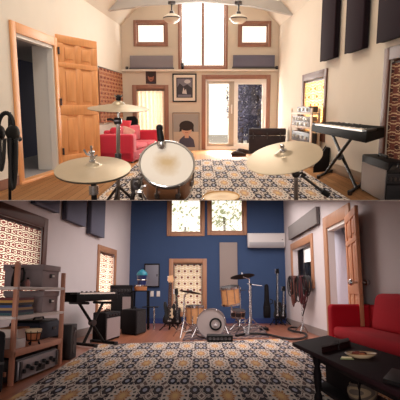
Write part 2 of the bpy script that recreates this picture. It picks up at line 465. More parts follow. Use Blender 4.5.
# ---------------------------------------------------------------- windows of the upper room
def window(room, W, name, r, w, m, panes=1, t=.03, wmul=.035, sides='lrtb', depth=.0):
    root = structroot(room, name, W.p(r[0], r[2]))
    mb = W.casing(MB(), r, w, 0.001, t, sides); mb.build('casing', m, root, bevel=.006)
    mb = MB(); s = .045
    W.box(mb, r[0], r[0] + s, r[2], r[3], -.09, -.04); W.box(mb, r[1] - s, r[1], r[2], r[3], -.09, -.04)
    W.box(mb, r[0] + s, r[1] - s, r[2], r[2] + s, -.09, -.04); W.box(mb, r[0] + s, r[1] - s, r[3] - s, r[3], -.09, -.04)
    for k in range(1, panes):
        u = r[0] + (r[1] - r[0]) * k / panes; W.box(mb, u - wmul, u + wmul, r[2] + s, r[3] - s, -.09, -.04)
    mb.build('sash', m, root)
    mb = MB(); W.box(mb, r[0] + s, r[1] - s, r[2] + s, r[3] - s, -.067, -.062); mb.build('pane', M_glass, root)
    return root
window(A, WB, 'window_1', rU1, .075, M_trim)
window(A, WB, 'window_2', rU2, .06, M_trim, panes=2, wmul=.03)
window(A, WB, 'window_3', rU3, .075, M_trim)
window(A, WB, 'window_4', rC, .11, M_trim, sides='lrt')
M_trimR = mat('walnut_trim', (92, 54, 40), .55, var=.15, scale=6, stretch=(3, 3, .8))
window(A, WR, 'window_5', rW1, .14, M_trimR)
window(A, WR, 'window_6', rW2, .16, M_trimR)
cm1 = curtain_mat('curtain_print_pale', .13, .13, (238, 222, 200), (150, 84, 62), (222, 178, 130), .55, thick=.13)
cm2 = curtain_mat('curtain_print_gold', .30, .16, (230, 196, 140), (120, 66, 44), (196, 140, 90), .6, axis='y', thick=.2)
cm3 = curtain_mat('curtain_print_dark', .30, .12, (196, 164, 130), (70, 36, 34), (110, 60, 50), .35, axis='y', thick=.24)
cm4 = curtain_mat('curtain_print_red', .30, .09, (216, 174, 134), (124, 56, 46), (176, 110, 80), .3, axis='y', thick=.24)
def curtain(room, W, r, m, label, t=-.02, inset=.01, waves=7, amp=.012, group=None, rod=True, gather=None):
    root = thing(room, 'curtain', label, 'curtain', W.p((r[0] + r[1]) / 2, r[2], t), group)
    mb = W.cloth(MB(), r[0] + inset, r[1] - inset, r[2] + .01, r[3] - .04, t, waves, amp); mb.build('cloth', m, root)
    mb = MB(); mb.cyl(W.p(r[0] + .005, r[3] - .04, t), W.p(r[1] - .005, r[3] - .04, t), .012, seg=8); mb.build('curtain_rod', M_steel, root)
    return root
curtain(A, WB, rC, cm1, 'bright printed curtain in the back window between red sofa and framed picture')
curtain(A, WR, rW1, cm2, 'glowing gold printed curtain in the window behind the equipment rack')
curtain(A, WR, rW2, cm3, 'dark printed curtain at the upper right picture edge, above the amplifier', waves=10)
rCl = (uL(A, WL, 97, 90), uL(A, WL, 120.5, 90), A.left(110, 122).z, A.left(110, 69).z)
curtain(A, WL, rCl, cm4, 'red-brown patterned curtain hanging on left wall between pine door and sofa', t=.05)

# sliding glass door
sd = structroot(A, 'door_2', WB.p(rSl[0], 0))
mb = WB.casing(MB(), rSl, .11, .001, .04, 'lrt'); mb.build('casing', M_trim, sd, bevel=.008)
X = lambda px: A.at(px, 110, A.D).x
mb = MB(); z0, z1 = rSl[2], rSl[3]
WB.box(mb, rSl[0], rSl[1], z0, z0 + .09, -.11, 0.01); WB.box(mb, rSl[0], rSl[1], z1 - .06, z1, -.11, 0)
WB.box(mb, rSl[0], X(207), z0, z1, -.11, 0); WB.box(mb, X(265), rSl[1], z0, z1, -.11, 0); mb.build('frame', M_white, sd)
mb = MB(); a, b = X(207), X(234)
WB.box(mb, a, a + .05, z0 + .09, z1 - .06, -.05, -.02); WB.box(mb, X(228.5), b, z0 + .09, z1 - .06, -.05, -.02)
WB.box(mb, a, b, z1 - .13, z1 - .06, -.05, -.02); WB.box(mb, a, b, z0 + .09, z0 + .17, -.05, -.02); mb.build('sash', mat('stile_tan', (176, 164, 150), .6), sd)
mb = MB(); a, b = X(233), X(265)
WB.box(mb, a, X(238), z0 + .09, z1 - .06, -.10, -.06); WB.box(mb, X(262), b, z0 + .09, z1 - .06, -.10, -.06)
WB.box(mb, X(238), X(262), z1 - .14, z1 - .06, -.10, -.06); WB.box(mb, X(238), X(262), z0 + .09, z0 + .17, -.10, -.06); mb.build('sash', M_white, sd)
mb = MB(); WB.box(mb, X(207) + .05, X(228.5), z0 + .17, z1 - .13, -.037, -.032); mb.build('pane', M_glass, sd)
mb = MB(); WB.box(mb, X(238), X(262), z0 + .17, z1 - .14, -.082, -.077); mb.build('pane', M_glass, sd)
mb = MB(); WB.box(mb, X(231), X(232.3), 1.0, 1.25, -.02, .03); mb.build('handle', M_white, sd, bevel=.01)
struct(A, 'ground_outside', MB().box((-4, 14.3, -.12), (4, 24, -.05)), mat('pale_deck', (220, 214, 206), .8))

# trees outside
def tree(room, base, hgt, rad, m, mt, label, group=None, seed=1, n=26, trunk=.08, name='tree'):
    rnd = random.Random(seed); root = thing(room, name, label, 'tree' if name == 'tree' else 'shrub', base, group); base = V(base)
    mb = MB()
    mb.tube([base, base + V((.03, 0, hgt * .35)), base + V((-.04, .03, hgt * .7))], [trunk, trunk * .8, trunk * .4]); mb.build('trunk', mt, root)
    mb = MB()
    for i in range(n * 34):
        th = rnd.random() * 6.283; k = rnd.random() ** .5; zz = rnd.uniform(.12, 1)
        rr = rad * k * (1 - .55 * abs(zz - .5))
        c = base + V((rr * math.cos(th), rr * math.sin(th), hgt * zz))
        s = rnd.uniform(.03, .075) * (rad / .6) ** .5; ax = V((rnd.uniform(-1, 1), rnd.uniform(-1, 1), rnd.uniform(-1, 1))).normalized(); b1 = ax.orthogonal().normalized() * s; b2 = ax.cross(b1).normalized() * s * .5
        mb.quad(c - b1, c + b2, c + b1, c - b2)
    mb.build('foliage', m, root, smooth=False); return root
M_leafd = mat('dark_leaves', (62, 62, 86), .8); M_bark = mat('bark', (60, 50, 46), .9)  # one even dark blue-violet for the leaves
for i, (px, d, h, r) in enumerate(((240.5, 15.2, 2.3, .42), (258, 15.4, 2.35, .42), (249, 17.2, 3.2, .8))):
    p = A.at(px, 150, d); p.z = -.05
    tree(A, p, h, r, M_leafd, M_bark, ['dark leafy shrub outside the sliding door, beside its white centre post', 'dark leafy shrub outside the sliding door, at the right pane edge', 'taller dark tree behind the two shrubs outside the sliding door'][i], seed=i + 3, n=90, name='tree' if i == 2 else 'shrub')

# ---------------------------------------------------------------- things on the back wall
def back_frame(room, x0, y0, x1, y1, t0=0.005, t1=.05, D=None):
    p, q = room.at(x0, y1, room.D - t1), room.at(x1, y0, room.D - t1)
    return Fr((p.x, room.D - t1, p.z), V((q.x - p.x, 0, 0)), V((0, t1 - t0, 0)), V((0, 0, q.z - p.z)))
M_pgrey = mat('grey_felt', (134, 130, 138), .95, var=.05, scale=30)
M_pblue = mat('slate_felt', (104, 104, 122), .95, var=.05, scale=30)
for (x0, y0, x1, y1), m, lab in (((130, 55.5, 173, 69), M_pgrey, 'long grey sound panel on the ledge below the small window left of centre'),
                              ((233, 55, 275, 68), M_pblue, 'long slate-blue sound panel on the ledge above the sliding door')):
    f = back_frame(A, x0, y0, x1, y1, .005, .07)
    r = thing(A, 'acoustic_panel', lab, 'acoustic panel', f.p(.5, .5, 0), 'long panels on the ledge')
    MB().fr(f, 0, 1, 0, 1, 0.1, 1).build('fabric_face', m, r, bevel=.012)
    MB().fr(f, -.02, 1.02, -.1, 1, 0, .1).build('base_rail', M_steel, r)
for px, y0, lab in ((126.8, 66.5, 'tiny black speaker at the left end of the back ledge'), (182.5, 63, 'slim black speaker on the ledge beside the tall window'), (277, 66, 'tiny black speaker at the right end of the back ledge')):
    f = back_frame(A, px - 1.3, y0, px + 1.3, 69.3, .005, .07)
    r = thing(A, 'small_speaker', lab, 'speaker', f.p(.5, .5, 0), 'tiny speakers on the ledge')
    MB().fr(f).build('cabinet', M_black, r, bevel=.006)
    p = f.p(.5, 0, .6); MB().lathe(p, (0, -1, 0), [(.025, 0), (.03, .006), (.02, .004)], 14).build('cone', M_steel, r)

def picture(room, x0, y0, x1, y1, label, mframe, fw, shapes, paper, name='framed_picture', cat='picture', t=.03, tilt=0):
    f = back_frame(room, x0, y0, x1, y1, .004, t)
    r = thing(room, name, label, cat, f.p(.5, .5, 0))
    if fw > 0:
        mb = MB(); a = fw / f.a.length; c = fw / f.c.length
        mb.fr(f, 0, a, -.3, 1, 0, 1); mb.fr(f, 1 - a, 1, -.3, 1, 0, 1); mb.fr(f, a, 1 - a, -.3, 1, 0, c); mb.fr(f, a, 1 - a, -.3, 1, 1 - c, 1); mb.build('frame', mframe, r, bevel=.004)
    MB().fr(f, .02, .98, .1, 1, .02, .98).build('sheet', paper, r)
    for k, (nm, m, pts) in enumerate(shapes):
        dep = .1 - .035 * (k + 1)
        MB().prism([f.p(u, dep, w) for u, w in pts], f.b * .03).build(nm, m, r)
    return r
def ell(cx, cy, rx, ry, n=22, a0=0, a1=360):
    return [(cx + rx * math.cos(math.radians(a0 + (a1 - a0) * i / n)), cy + ry * math.sin(math.radians(a0 + (a1 - a0) * i / n))) for i in range(n)]
rc = lambda a, b, c, d: [(a, c), (b, c), (b, d), (a, d)]
M_skin = mat('print_skin', (196, 158, 136), .8); M_skin2 = mat('print_skin_dark', (150, 96, 78), .8); M_hair = mat('print_hair', (44, 34, 34), .8)
M_pd = mat('print_dark', (52, 48, 58), .7); M_pm = mat('print_mid', (112, 108, 120), .7); M_pl = mat('print_light', (186, 182, 184), .7)
picture(A, 145.6, 71, 156.2, 84, 'small unframed dark portrait print above the back curtain', M_black, 0,
        [('face_print', M_skin2, ell(.5, .52, .27, .33)), ('hair_print', M_hair, ell(.5, .74, .32, .2)), ('eye_print', M_hair, rc(.34, .46, .52, .57)), ('eye_print', M_hair, rc(.55, .67, .52, .57)), ('mouth_print', M_hair, rc(.42, .6, .32, .36)), ('collar_print', M_pd, rc(.1, .9, .03, .17))],
        mat('print_maroon', (62, 36, 36), .8), 'portrait_print', 'print')
picture(A, 172.6, 73.5, 196.5, 102, 'black framed monochrome picture with white mount right of curtained window', M_black, .035,
        [('mount', mat('mount_white', (216, 206, 192), .8), rc(.06, .94, .06, .94)), ('photo', M_pd, rc(.16, .84, .15, .86)), ('photo_sky', M_pm, [(.2, .82), (.8, .82), (.8, .5), (.62, .62), (.45, .55), (.3, .66), (.2, .52)]), ('photo_light', M_pl, ell(.62, .72, .13, .07)), ('photo_figure', M_pl, [(.4, .3), (.46, .52), (.5, .4), (.56, .46), (.6, .28)]), ('photo_ground', M_pm, rc(.22, .78, .18, .26))], M_white)
picture(A, 172.8, 112.5, 199.5, 151, 'large portrait poster of dark-haired child, leaning below the framed picture', mat('poster_rim', (118, 108, 104), .7), .02,
        [('backdrop_print', mat('print_bluegrey', (150, 148, 146), .8), rc(.04, .96, .5, .96)), ('torso_print', mat('print_slate', (74, 72, 90), .8), [(.2, .1), (.26, .3), (.42, .4), (.62, .4), (.78, .3), (.84, .1)]), ('neck_print', M_skin, rc(.45, .6, .34, .48)), ('face_print', M_skin, ell(.52, .56, .19, .14)), ('hair_print', M_hair, ell(.52, .66, .27, .13, 22)), ('fringe_print', M_hair, [(.27, .68), (.25, .5), (.33, .52), (.36, .6), (.68, .6), (.72, .52), (.79, .5), (.77, .68)]),
         ('eye_print', M_hair, rc(.42, .48, .555, .575)), ('eye_print', M_hair, rc(.56, .62, .555, .575)), ('mouth_print', M_skin2, rc(.46, .58, .475, .49))],
        mat('print_warm', (188, 172, 156), .8), 'portrait_poster', 'poster', t=.05)

# pendant lamps under the beam
for px, py, lab in ((171.8, 18.5, 'frosted dome ceiling lamp left of the tall window'), (238.5, 19, 'frosted dome ceiling lamp right of the tall window')):
    c = A.at(px, py, 12.3); r = thing(A, 'pendant_lamp', lab, 'lamp', c, 'frosted ceiling lamps')
    top = A.at(px, 3, 12.3)
    MB().lathe(c, (0, 0, 1), [(.0, -.115), (.1, -.1), (.17, -.05), (.195, .01), (.17, .06), (.09, .10), (.05, .11)], 24).build('glass_shade', mat('frosted_glass', (214, 204, 188), .35), r)
    MB().lathe(c, (0, 0, 1), [(.2, .0), (.207, .012), (.2, .024)], 24).build('rim_band', M_steel, r)
    MB().lathe(c, (0, 0, 1), [(.055, .11), (.05, .16), (.02, .18)], 16).build('collar', M_steel, r)
    MB().cyl(c + V((0, 0, .17)), top, .02).build('stem', M_steel, r)
    MB().lathe(top, (0, 0, 1), [(.09, -.03), (.09, .03)], 16).build('ceiling_rose', M_steel, r)
# ================================================================== UPPER ROOM: furniture and instruments
M_red = mat('red_upholstery', (196, 42, 66), .9, var=.08, scale=40, sheen=.2)
M_pink = mat('pink_print_cloth', (220, 170, 160), .95, var=.25, scale=14)
rugA = rug_mat('patterned_rug_upper', .22, .957, .35, .2, (190, 158, 126))  # same rug as below; gold paled in the colour for this room's light
# rug
def rug(room, corners, m, label, name='rug', th=.012):
    pts = [room.fl(*c) for c in corners]
    return solo(room, name, label, 'rug', MB().prism([p + V((0, 0, .001)) for p in pts], V((0, 0, th))), m, smooth=False)
rug(A, [(79, 216), (141, 160), (285, 160), (375, 216)], rugA, 'large patterned rug on the wood floor under the upper drum set')

# sofa
f = fbox(A, (99, 163.5), (133.5, 163.5), (130, 152), 0)
nr = A.fl(133.5, 163.5); fr_ = A.fl(160, 152.5)
f.b = fr_ - nr; f.c = V((0, 0, A.z(nr, 134.5)))
r = thing(A, 'sofa', 'red two-seat sofa along left wall, facing the patterned rug', 'sofa', f.p(.5, .5, 0))
mb = MB(); mb.fr(f, .0, 1, 0, 1, .06, .42); mb.build('base', M_red, r, bevel=.03)
mb = MB(); mb.fr(f, 0, 1, 0, .12, .06, 1); mb.build('armrest', M_red, r, bevel=.05, seg=3)
mb = MB(); mb.fr(f, 0, 1, .88, 1, .06, 1); mb.build('armrest', M_red, r, bevel=.05, seg=3)
mb = MB(); mb.fr(f, 0, .2, .12, .88, .3, 1.12); mb.build('backrest', M_red, r, bevel=.05, seg=3)
for v0, v1 in ((.125, .5), (.5, .875)):
    mb = MB(); mb.fr(f, .2, 1.0, v0, v1, .42, .60); mb.build('seat_cushion', M_red, r, bevel=.05, seg=3)
    mb = MB(); mb.fr(f, .18, .42, v0, v1, .58, 1.22); mb.build('back_cushion', M_red, r, bevel=.06, seg=3)
for u in (.05, .9):
    for v in (.03, .95): MB().fr(f, u, u + .05, v, v + .02, 0, .07).build('foot', M_black, r)
def pillow(room, c, a, b, n, m, label):
    """a cushion: half axes a, b and thickness along n"""
    mb = MB(); N = 12; g = []
    a, b, n = V(a), V(b), V(n)
    for side in (1, -1):
        rows = []
        for i in range(N + 1):
            row = []
            for j in range(N + 1):
                u, v = i / N * 2 - 1, j / N * 2 - 1
                k = (1 - u ** 4) * (1 - v ** 4)
                pin = 1 - .08 * (1 - abs(u)) * abs(v) ** 4 - .08 * (1 - abs(v)) * abs(u) ** 4
                row.append(mb.bm.verts.new(V(c) + a * u * pin + b * v * pin + n * side * (k ** .5)))
            rows.append(row)
        for i in range(N):
            for j in range(N): mb.bm.faces.new((rows[i][j], rows[i + 1][j], rows[i + 1][j + 1], rows[i][j + 1]))
    bmesh.ops.remove_doubles(mb.bm, verts=mb.bm.verts, dist=.0006)
    return solo(room, 'cushion', label, 'cushion', mb, m, base=c)
c = A.at(124, 126.5, 11.6); pillow(A, c, (.14, .1, -.02), (.02, .03, .15), (.02, -.1, .03), mat('red_cushion', (206, 58, 74), .9), 'plump red cushion standing behind the pale printed one on the sofa')
c = A.at(127, 133.5, 11.3); pillow(A, c, (.13, .05, -.06), (.05, .05, .11), (.04, -.07, .05), M_pink, 'small pale printed cushion on the red sofa')
# dark chair back behind the sofa
p0, p1 = A.at(124, 130, 13.3), A.at(138, 116, 13.3)
f = Fr((p0.x, 13.3, 0), (p1.x - p0.x, 0, 0), (0, .35, 0), (0, 0, p1.z))
r = thing(A, 'folding_chair', 'black padded chair behind the far end of the red sofa', 'chair', f.p(.5, .5, 0))
sh = f.a * .25
MB().prism([f.p(0, 0, .62), f.p(1, 0, .55), f.p(.98, 0, .9), f.p(.78, 0, 1.0), f.p(.2, 0, .98)], V((0, .06, 0))).build('backrest', M_blackm, r, bevel=.015)
MB().fr(f, 0, 1, 0, 1, .42, .48).build('seat', M_blackm, r, bevel=.02)
for u in (.04, .9):
    for v in (.05, .9): MB().fr(f, u, u + .06, v, v + .06, 0, .42).build('leg', M_steel, r)
    MB().fr(f, u, u + .06, .0, .06, .48, .7).build('back_post', M_steel, r)

# dark trunk by the sliding door
f = fbox(A, (248.5, 155), (285, 155), (248.8, 154.2), 128.5); f.c *= 1.0
r = thing(A, 'storage_chest', 'long dark trunk with metal corners below the sliding door', 'chest', f.p(.5, .5, 0))
M_trunk = mat('trunk_fabric', (44, 36, 40), .85, var=.5, scale=7)
MB().fr(f, 0, 1, 0, 1, .05, .72).build('body', M_trunk, r, bevel=.02)
MB().fr(f, -.01, 1.01, -.03, 1.03, .74, 1).build('lid', M_trunk, r, bevel=.03)
for u in (.12, .5, .86):
    MB().fr(f, u - .015, u + .015, -.08, 0, .6, .84).build('latch', M_steel, r)
for u in (0, .965):
    for w in (.05, .62): MB().fr(f, u - .005, u + .04, -.03, .06, w, w + .1).build('corner_guard', M_steel, r)
MB().fr(f, 1.0, 1.012, .3, .7, .4, .5).build('handle', M_steel, r)
# shoes on the floor
def shoe(room, px, py, ang, label):
    c = room.fl(px, py); d = V((math.cos(ang), math.sin(ang), 0)); s = V((-d.y, d.x, 0))
    r = thing(room, 'shoe', label, 'shoe', c, 'dark shoes by the sliding door')
    out = [(-.17, .055), (-.05, .05), (.08, .065), (.17, .045), (.2, 0), (.17, -.045), (.08, -.065), (-.05, -.05), (-.17, -.055), (-.19, 0)]
    MB().prism([c + d * a + s * b + V((0, 0, .002)) for a, b in out], V((0, 0, .025))).build('sole', mat('shoe_sole', (90, 64, 54), .8), r, bevel=.004)
    mb = MB(); mb.tube([c + d * a + V((0, 0, z)) for a, z in ((-.18, .06), (-.1, .085), (0, .07), (.1, .05), (.19, .04))], [.04, .055, .055, .05, .02], 12); mb.build('upper', mat('shoe_leather', (52, 34, 34), .6), r)
    mb = MB(); mb.lathe(c - d * .1 + V((0, 0, .1)), (0, 0, 1), [(.045, 0), (.05, .03), (.04, .032), (.036, .0)], 14); mb.build('collar', M_black, r)
shoe(A, 238.5, 156.6, .35, 'dark shoe on the floor by the sliding door, nearer the camera')
shoe(A, 243.5, 153.8, .2, 'dark shoe on the floor by the sliding door, nearer the trunk')

# equipment rack
M_rackw = mat('rack_wood', (196, 168, 140), .6, var=.12, scale=9)
f = fbox(A, (310, 168), (318.5, 168), (289, 158.2), 106)
r = thing(A, 'equipment_rack', 'pale wooden equipment rack under the glowing right window', 'rack', f.p(.5, .5, 0))
for u in (0, .88):
    for v in (0, .93): MB().fr(f, u, u + .12, v, v + .07, 0, .97).build('post', M_rackw, r, bevel=.006)
for w in (.02, .34, .62, .86): MB().fr(f, 0, 1, 0, 1, w, w + .035).build('shelf', M_rackw, r, bevel=.004)
M_gear = mat('gear_grey', (120, 112, 108), .5); M_gear2 = mat('gear_dark', (62, 56, 58), .5); M_knob = mat('pale_knob', (206, 200, 190), .4)
def rack_unit(w0, w1, m, label, v0=.1, v1=.9, face='u', n=4, u0=.04, u1=.96):
    q = thing(A, 'rack_unit', label, 'audio unit', f.p((u0 + u1) / 2, .5, w0), 'units in the pale rack')
    MB().fr(f, u0, u1, v0, v1, w0, w1).build('chassis', m, q, bevel=.008)
    MB().fr(f, u0 - .012, u0, v0 + .02, v1 - .02, w0 + .01, w1 - .01).build('front_panel', m, q, bevel=.003)
    for k in range(n):
        p = f.p(u0 - .012, v0 + (v1 - v0) * (k + .7) / (n + .4), (w0 + w1) / 2); MB().lathe(p, -f.a, [(.03, 0), (.028, .03), (.0, .03)], 12).build('knob', M_knob, q)
rack_unit(.658, .74, M_gear, 'grey rack unit with pale knobs, lower of the pair on the middle shelf')
rack_unit(.745, .83, M_gear, 'grey rack unit stacked on its twin, just under the top shelf', n=6)
rack_unit(.38, .56, M_gear2, 'dark rack unit on the low shelf, half behind the ride cymbal')
rack_unit(.897, 1.0, M_gear2, 'dark receiver on top of the pale rack', v0=.09, v1=.66, n=3)
# headphones at the rack top
c = A.at(298.5, 110, 9.5)
# floor monitor below keyboard
fm = fbox(A, (313, 173), (329, 171), (318, 163.5), 149)
r = thing(A, 'floor_monitor', 'black wedge floor monitor beneath the far end of the keyboard', 'speaker', fm.p(.5, .5, 0))
MB().prism([fm.p(0, 0, 0), fm.p(1, 0, 0), fm.p(1, 0, 1), fm.p(.72, 0, 1), fm.p(0, 0, .25)], fm.b).build('cabinet', M_blackm, r, bevel=.012)
MB().prism([fm.p(.02, .08, .32), fm.p(.70, .08, 1.02), fm.p(.70, .92, 1.02), fm.p(.02, .92, .32)], V((-.012, -.0, .012))).build('grille', mat('grille_black', (34, 32, 36), .9, bump=.4, scale=200), r)

# keyboard on X stand
def keyboard(room, nf, nb, ff, ztop, thick, label, lab_st, feet, name='keyboard', keyface=True, brace=.5):
    a, b, c = room.fl(*nf, ztop), room.fl(*nb, ztop), room.fl(*ff, ztop)
    k = Fr(a - V((0, 0, thick)), c - a, b - a, V((0, 0, thick)))
    r = thing(room, name, label, 'keyboard', k.p(.5, .5, 0)); M_kb = mat('keyboard_black', (11, 10, 11), .75, spec=.08)
    MB().fr(k, 0, 1, 0, 1, 0, .8).build('body', M_kb, r, bevel=.012)
    MB().fr(k, 0, 1, .33, 1, .8, 1.0).build('control_panel', M_kb, r, bevel=.01)
    MB().fr(k, 0, .06, 0, .5, .8, 1.0).build('end_block', M_black, r, bevel=.008)
    MB().fr(k, .94, 1, 0, .5, .8, 1.0).build('end_block', M_black, r, bevel=.008)
    n = 36
    ivory = mat('ivory_keys', (226, 214, 204), .35)
    for i in range(n):
        u0 = .065 + .87 * i / n; MB().fr(k, u0 + .001, u0 + .87 / n - .001, .02, .32, .8, .96).build('white_key', ivory, r, smooth=False)
    for i in range(n - 1):
        if i % 7 in (2, 6): continue
        u0 = .065 + .87 * (i + 1) / n; MB().fr(k, u0 - .006, u0 + .006, .20, .32, .96, .985).build('black_key', M_black, r, smooth=False)
    for i in range(5): MB().lathe(k.p(.3 + .1 * i, .75, 1), (0, 0, 1), [(.02, 0), (.018, .015), (0, .015)], 10).build('knob', M_steel, r)
    # stand
    (t0, b0), (t1, b1) = feet
    st = thing(room, 'keyboard_stand', lab_st, 'stand', room.fl(*b0))
    def leg(pt, pb, off):
        q = room.fl(*pb[0:2]) + off; zt = ztop - thick - .03
        p = room.fl(*pt, zt) + off
        return p, q + V((0, 0, .042))
    ax = (b - a).normalized()
    for (pt, pb) in ((t0, b0), (t1, b1)):
        p, q = leg(pt, pb, V((0, 0, 0)))
        MB().cyl(p, q, .024, seg=10).build('leg', M_black, st)
        MB().cyl(q - ax * brace, q + ax * brace, .024, seg=10).build('foot_bar', M_black, st)
        MB().cyl(p - ax * brace * .8 + V((0, 0, .0)), p + ax * brace * .8, .022, seg=10).build('support_arm', M_black, st)
        for s in (-1, 1): MB().cyl(q + ax * (brace * s) - V((0, 0, .03)), q + ax * (brace * s * 1.04) + V((0, 0, .02)), .03, seg=10).build('rubber_foot', M_steel, st)
    p, q = leg(t0, b0, V()); p2, q2 = leg(t1, b1, V())
    m = (p + q + p2 + q2) / 4; MB().cyl(m - ax * .05, m + ax * .05, .05, seg=14).build('pivot', M_steel, st)
    return r
keyboard(A, (367, 130), (385, 126.5), (312, 123), .90, .125, 'black stage keyboard with white keys beside the cream right wall', 'black X-shaped stand under the keyboard by the cream right wall',
         (((331, 131), (356, 191)), ((353, 136), (325, 176))), brace=.42)

# guitar amplifier at right edge
M_grille = mat('amp_grille', (164, 153, 150), .95, var=.12, scale=60, bump=.3)
def amp(room, f, label, name='guitar_amplifier', gw=(.06, .94, .06, .74), knobs=6, gm=None, group=None, cat='amplifier', handle=True):
    """cabinet; its grille is on the v=0 face (o -> a)"""
    r = thing(room, name, label, cat, f.p(.5, .5, 0), group)
    MB().fr(f, 0, 1, 0, 1, .02, 1).build('cabinet', M_blackm, r, bevel=.02)
    n = f.a.cross(f.c).normalized()
    if n.dot(f.b) > 0: n = -n
    fr2 = Fr(f.o, f.a, n * .012, f.c)
    MB().fr(fr2, gw[0], gw[1], 0, 1, gw[2], gw[3]).build('grille_cloth', gm or M_grille, r)
    if knobs:
        MB().fr(fr2, gw[0], gw[1], 0, .7, gw[3] + .05, .95).build('control_panel', mat('panel_black', (30, 28, 32), .4), r)
        for i in range(knobs):
            p = fr2.p(gw[0] + (gw[1] - gw[0]) * (i + .7) / (knobs + .4), .7, (gw[3] + 1) / 2); MB().lathe(p, n, [(.022, 0), (.02, .02), (0, .02)], 10).build('knob', M_steel, r)
    if handle:
        mb = MB(); p, q = f.p(.35, .5, 1), f.p(.65, .5, 1); mb.tube([p, p + V((0, 0, .035)), q + V((0, 0, .035)), q], .012); mb.build('handle', M_black, r)
    for u in (.05, .9):
        for v in (.05, .9): MB().fr(f, u, u + .05, v, v + .05, 0, .03).build('foot', M_black, r)
    return r
o = A.fl(360, 190); fa = Fr(o, A.fl(386, 205) - o, A.fl(375.5, 189.5) - o, V((0, 0, A.z(o, 154))))
amp(A, fa, 'black guitar amplifier with grey grille cloth, right of the keyboard stand', gw=(.07, .95, .06, .80), knobs=0)
o = A.fl(383.5, 217); fa = Fr(o, A.fl(408, 217) - o, A.fl(390.5, 203) - o, V((0, 0, A.z(o, 172))))
amp(A, fa, 'black bass amplifier at picture edge in front of the grey-grilled amplifier', gw=(.05, .95, .05, .7), knobs=5, gm=mat('grille_black', (34, 32, 36), .9))

# sound panels on the right wall
M_panel = mat('plum_felt', (40, 29, 36), .95, spec=.1)
for (x0, x1, yt, yb), lab in (((320, 332.5, -14, 61.5), 'dark tall sound panel on right wall, farthest of three'), ((344.5, 361, -24, 53.5), 'dark tall sound panel on right wall, middle of three'), ((376.5, 415, -30, 43), 'dark wide sound panel at the top right corner, nearest of three')):
    t = .12; a, b = A.right(x0, yb, t), A.right(x1, yb, t); top = A.right(x0, yt, t).z; bot = A.right(x0, yb, t).z
    u0, u1 = sorted((WR.u(a), WR.u(b)))
    mb = MB(); WR.box(mb, u0, u1, bot, top, .02, t - .02)
    r = thing(A, 'sound_panel', lab, 'acoustic panel', WR.p(u0, bot), 'dark panels high on the right wall')
    mb.build('core', mat('panel_core', (30, 22, 27), .95, spec=.1), r, bevel=.01)
    mb = MB(); WR.box(mb, u0 - .02, u1 + .02, bot - .01, top + .01, t - .02, t); mb.build('fabric_face', M_panel, r, bevel=.012)
    for zz in (bot + .15, top - .15):
        mb = MB(); WR.box(mb, u0 + .1, u1 - .1, zz, zz + .05, 0, .02); mb.build('mounting_cleat', M_steel, r)

# ---------------------------------------------------------------- drums near the camera
def cymbal_prof(R, bow=.09, bell=.2):
    return [(R, 0), (R * .8, R * bow * .35), (R * .5, R * bow * .8), (R * bell, R * bow * 1.15), (R * bell * .92, R * bow * 1.35), (R * bell * .6, R * bow * 1.9), (R * .04, R * bow * 2.1), (R * .04, R * bow * 2.0), (R * bell * .58, R * bow * 1.75), (R * bell * .9, R * bow * 1.2), (R * .5, R * bow * .7), (R * .8, R * bow * .25), (R, -.004)]
def wing(mb, c, n, s=1.0):
    n = V(n).normalized(); a = n.orthogonal().normalized()
    mb.lathe(c, n, [(.012 * s, 0), (.014 * s, .015 * s), (.008 * s, .03 * s)], 10)
    for k in (-1, 1): mb.tube([c + n * .01 * s + a * (k * .01 * s), c + n * .02 * s + a * (k * .03 * s), c + n * .035 * s + a * (k * .038 * s)], .006 * s)
    return mb
def at_floor_or(room, p, z): return V((p.x, p.y, z))
# hi-hat
R = .25; d = 2 * R * F_PX / 76.0
c = A.at(93, 170.5, d); n = A.disc_normal(77, 31, -1)
r = thing(A, 'hi_hat', 'pair of hi-hat cymbals at lower left of the upper drum set', 'cymbal', c)
MB().lathe(c + n * .014, n, cymbal_prof(R, .09, .19), 48).build('top_cymbal', M_brass, r)
MB().lathe(c + n * .0, -n, cymbal_prof(R * .99, .08, .19), 48).build('bottom_cymbal', M_brass2, r)
st = thing(A, 'hi_hat_stand', 'chrome hi-hat stand rising through the lower left cymbals', 'stand', c)
top = c + n * .17
MB().cyl(c + n * .06, top, .007).build('pull_rod', M_chrome, st)
mb = MB(); mb.lathe(c + n * .062, n, [(.02, 0), (.022, .008), (.014, .016), (.014, .05), (.02, .055), (.02, .07), (.008, .075)], 14); wing(mb, c + n * .085, n.orthogonal(), .8); mb.build('clutch', M_chrome, st)
mb = MB(); mb.tube([c + n * .1 + V((-.01, 0, 0)), c + n * .115 + V((-.035, 0, 0)), c + n * .135 + V((-.05, 0, .01))], .007); mb.build('wing_screw', M_chrome, st)
dn = c - n * .03
MB().cyl(V((c.x, c.y, c.z - .9)), dn, .019).build('tube', M_steel, st)
MB().lathe(dn - V((0, 0, .02)), V((0, 0, 1)), [(.035, 0), (.035, .012), (.02, .03)], 16).build('cymbal_cup', M_black, st)
MB().cyl(V((c.x, c.y, c.z - .16)), V((c.x, c.y, c.z - .10)), .032).build('height_clamp', M_chrome, st)

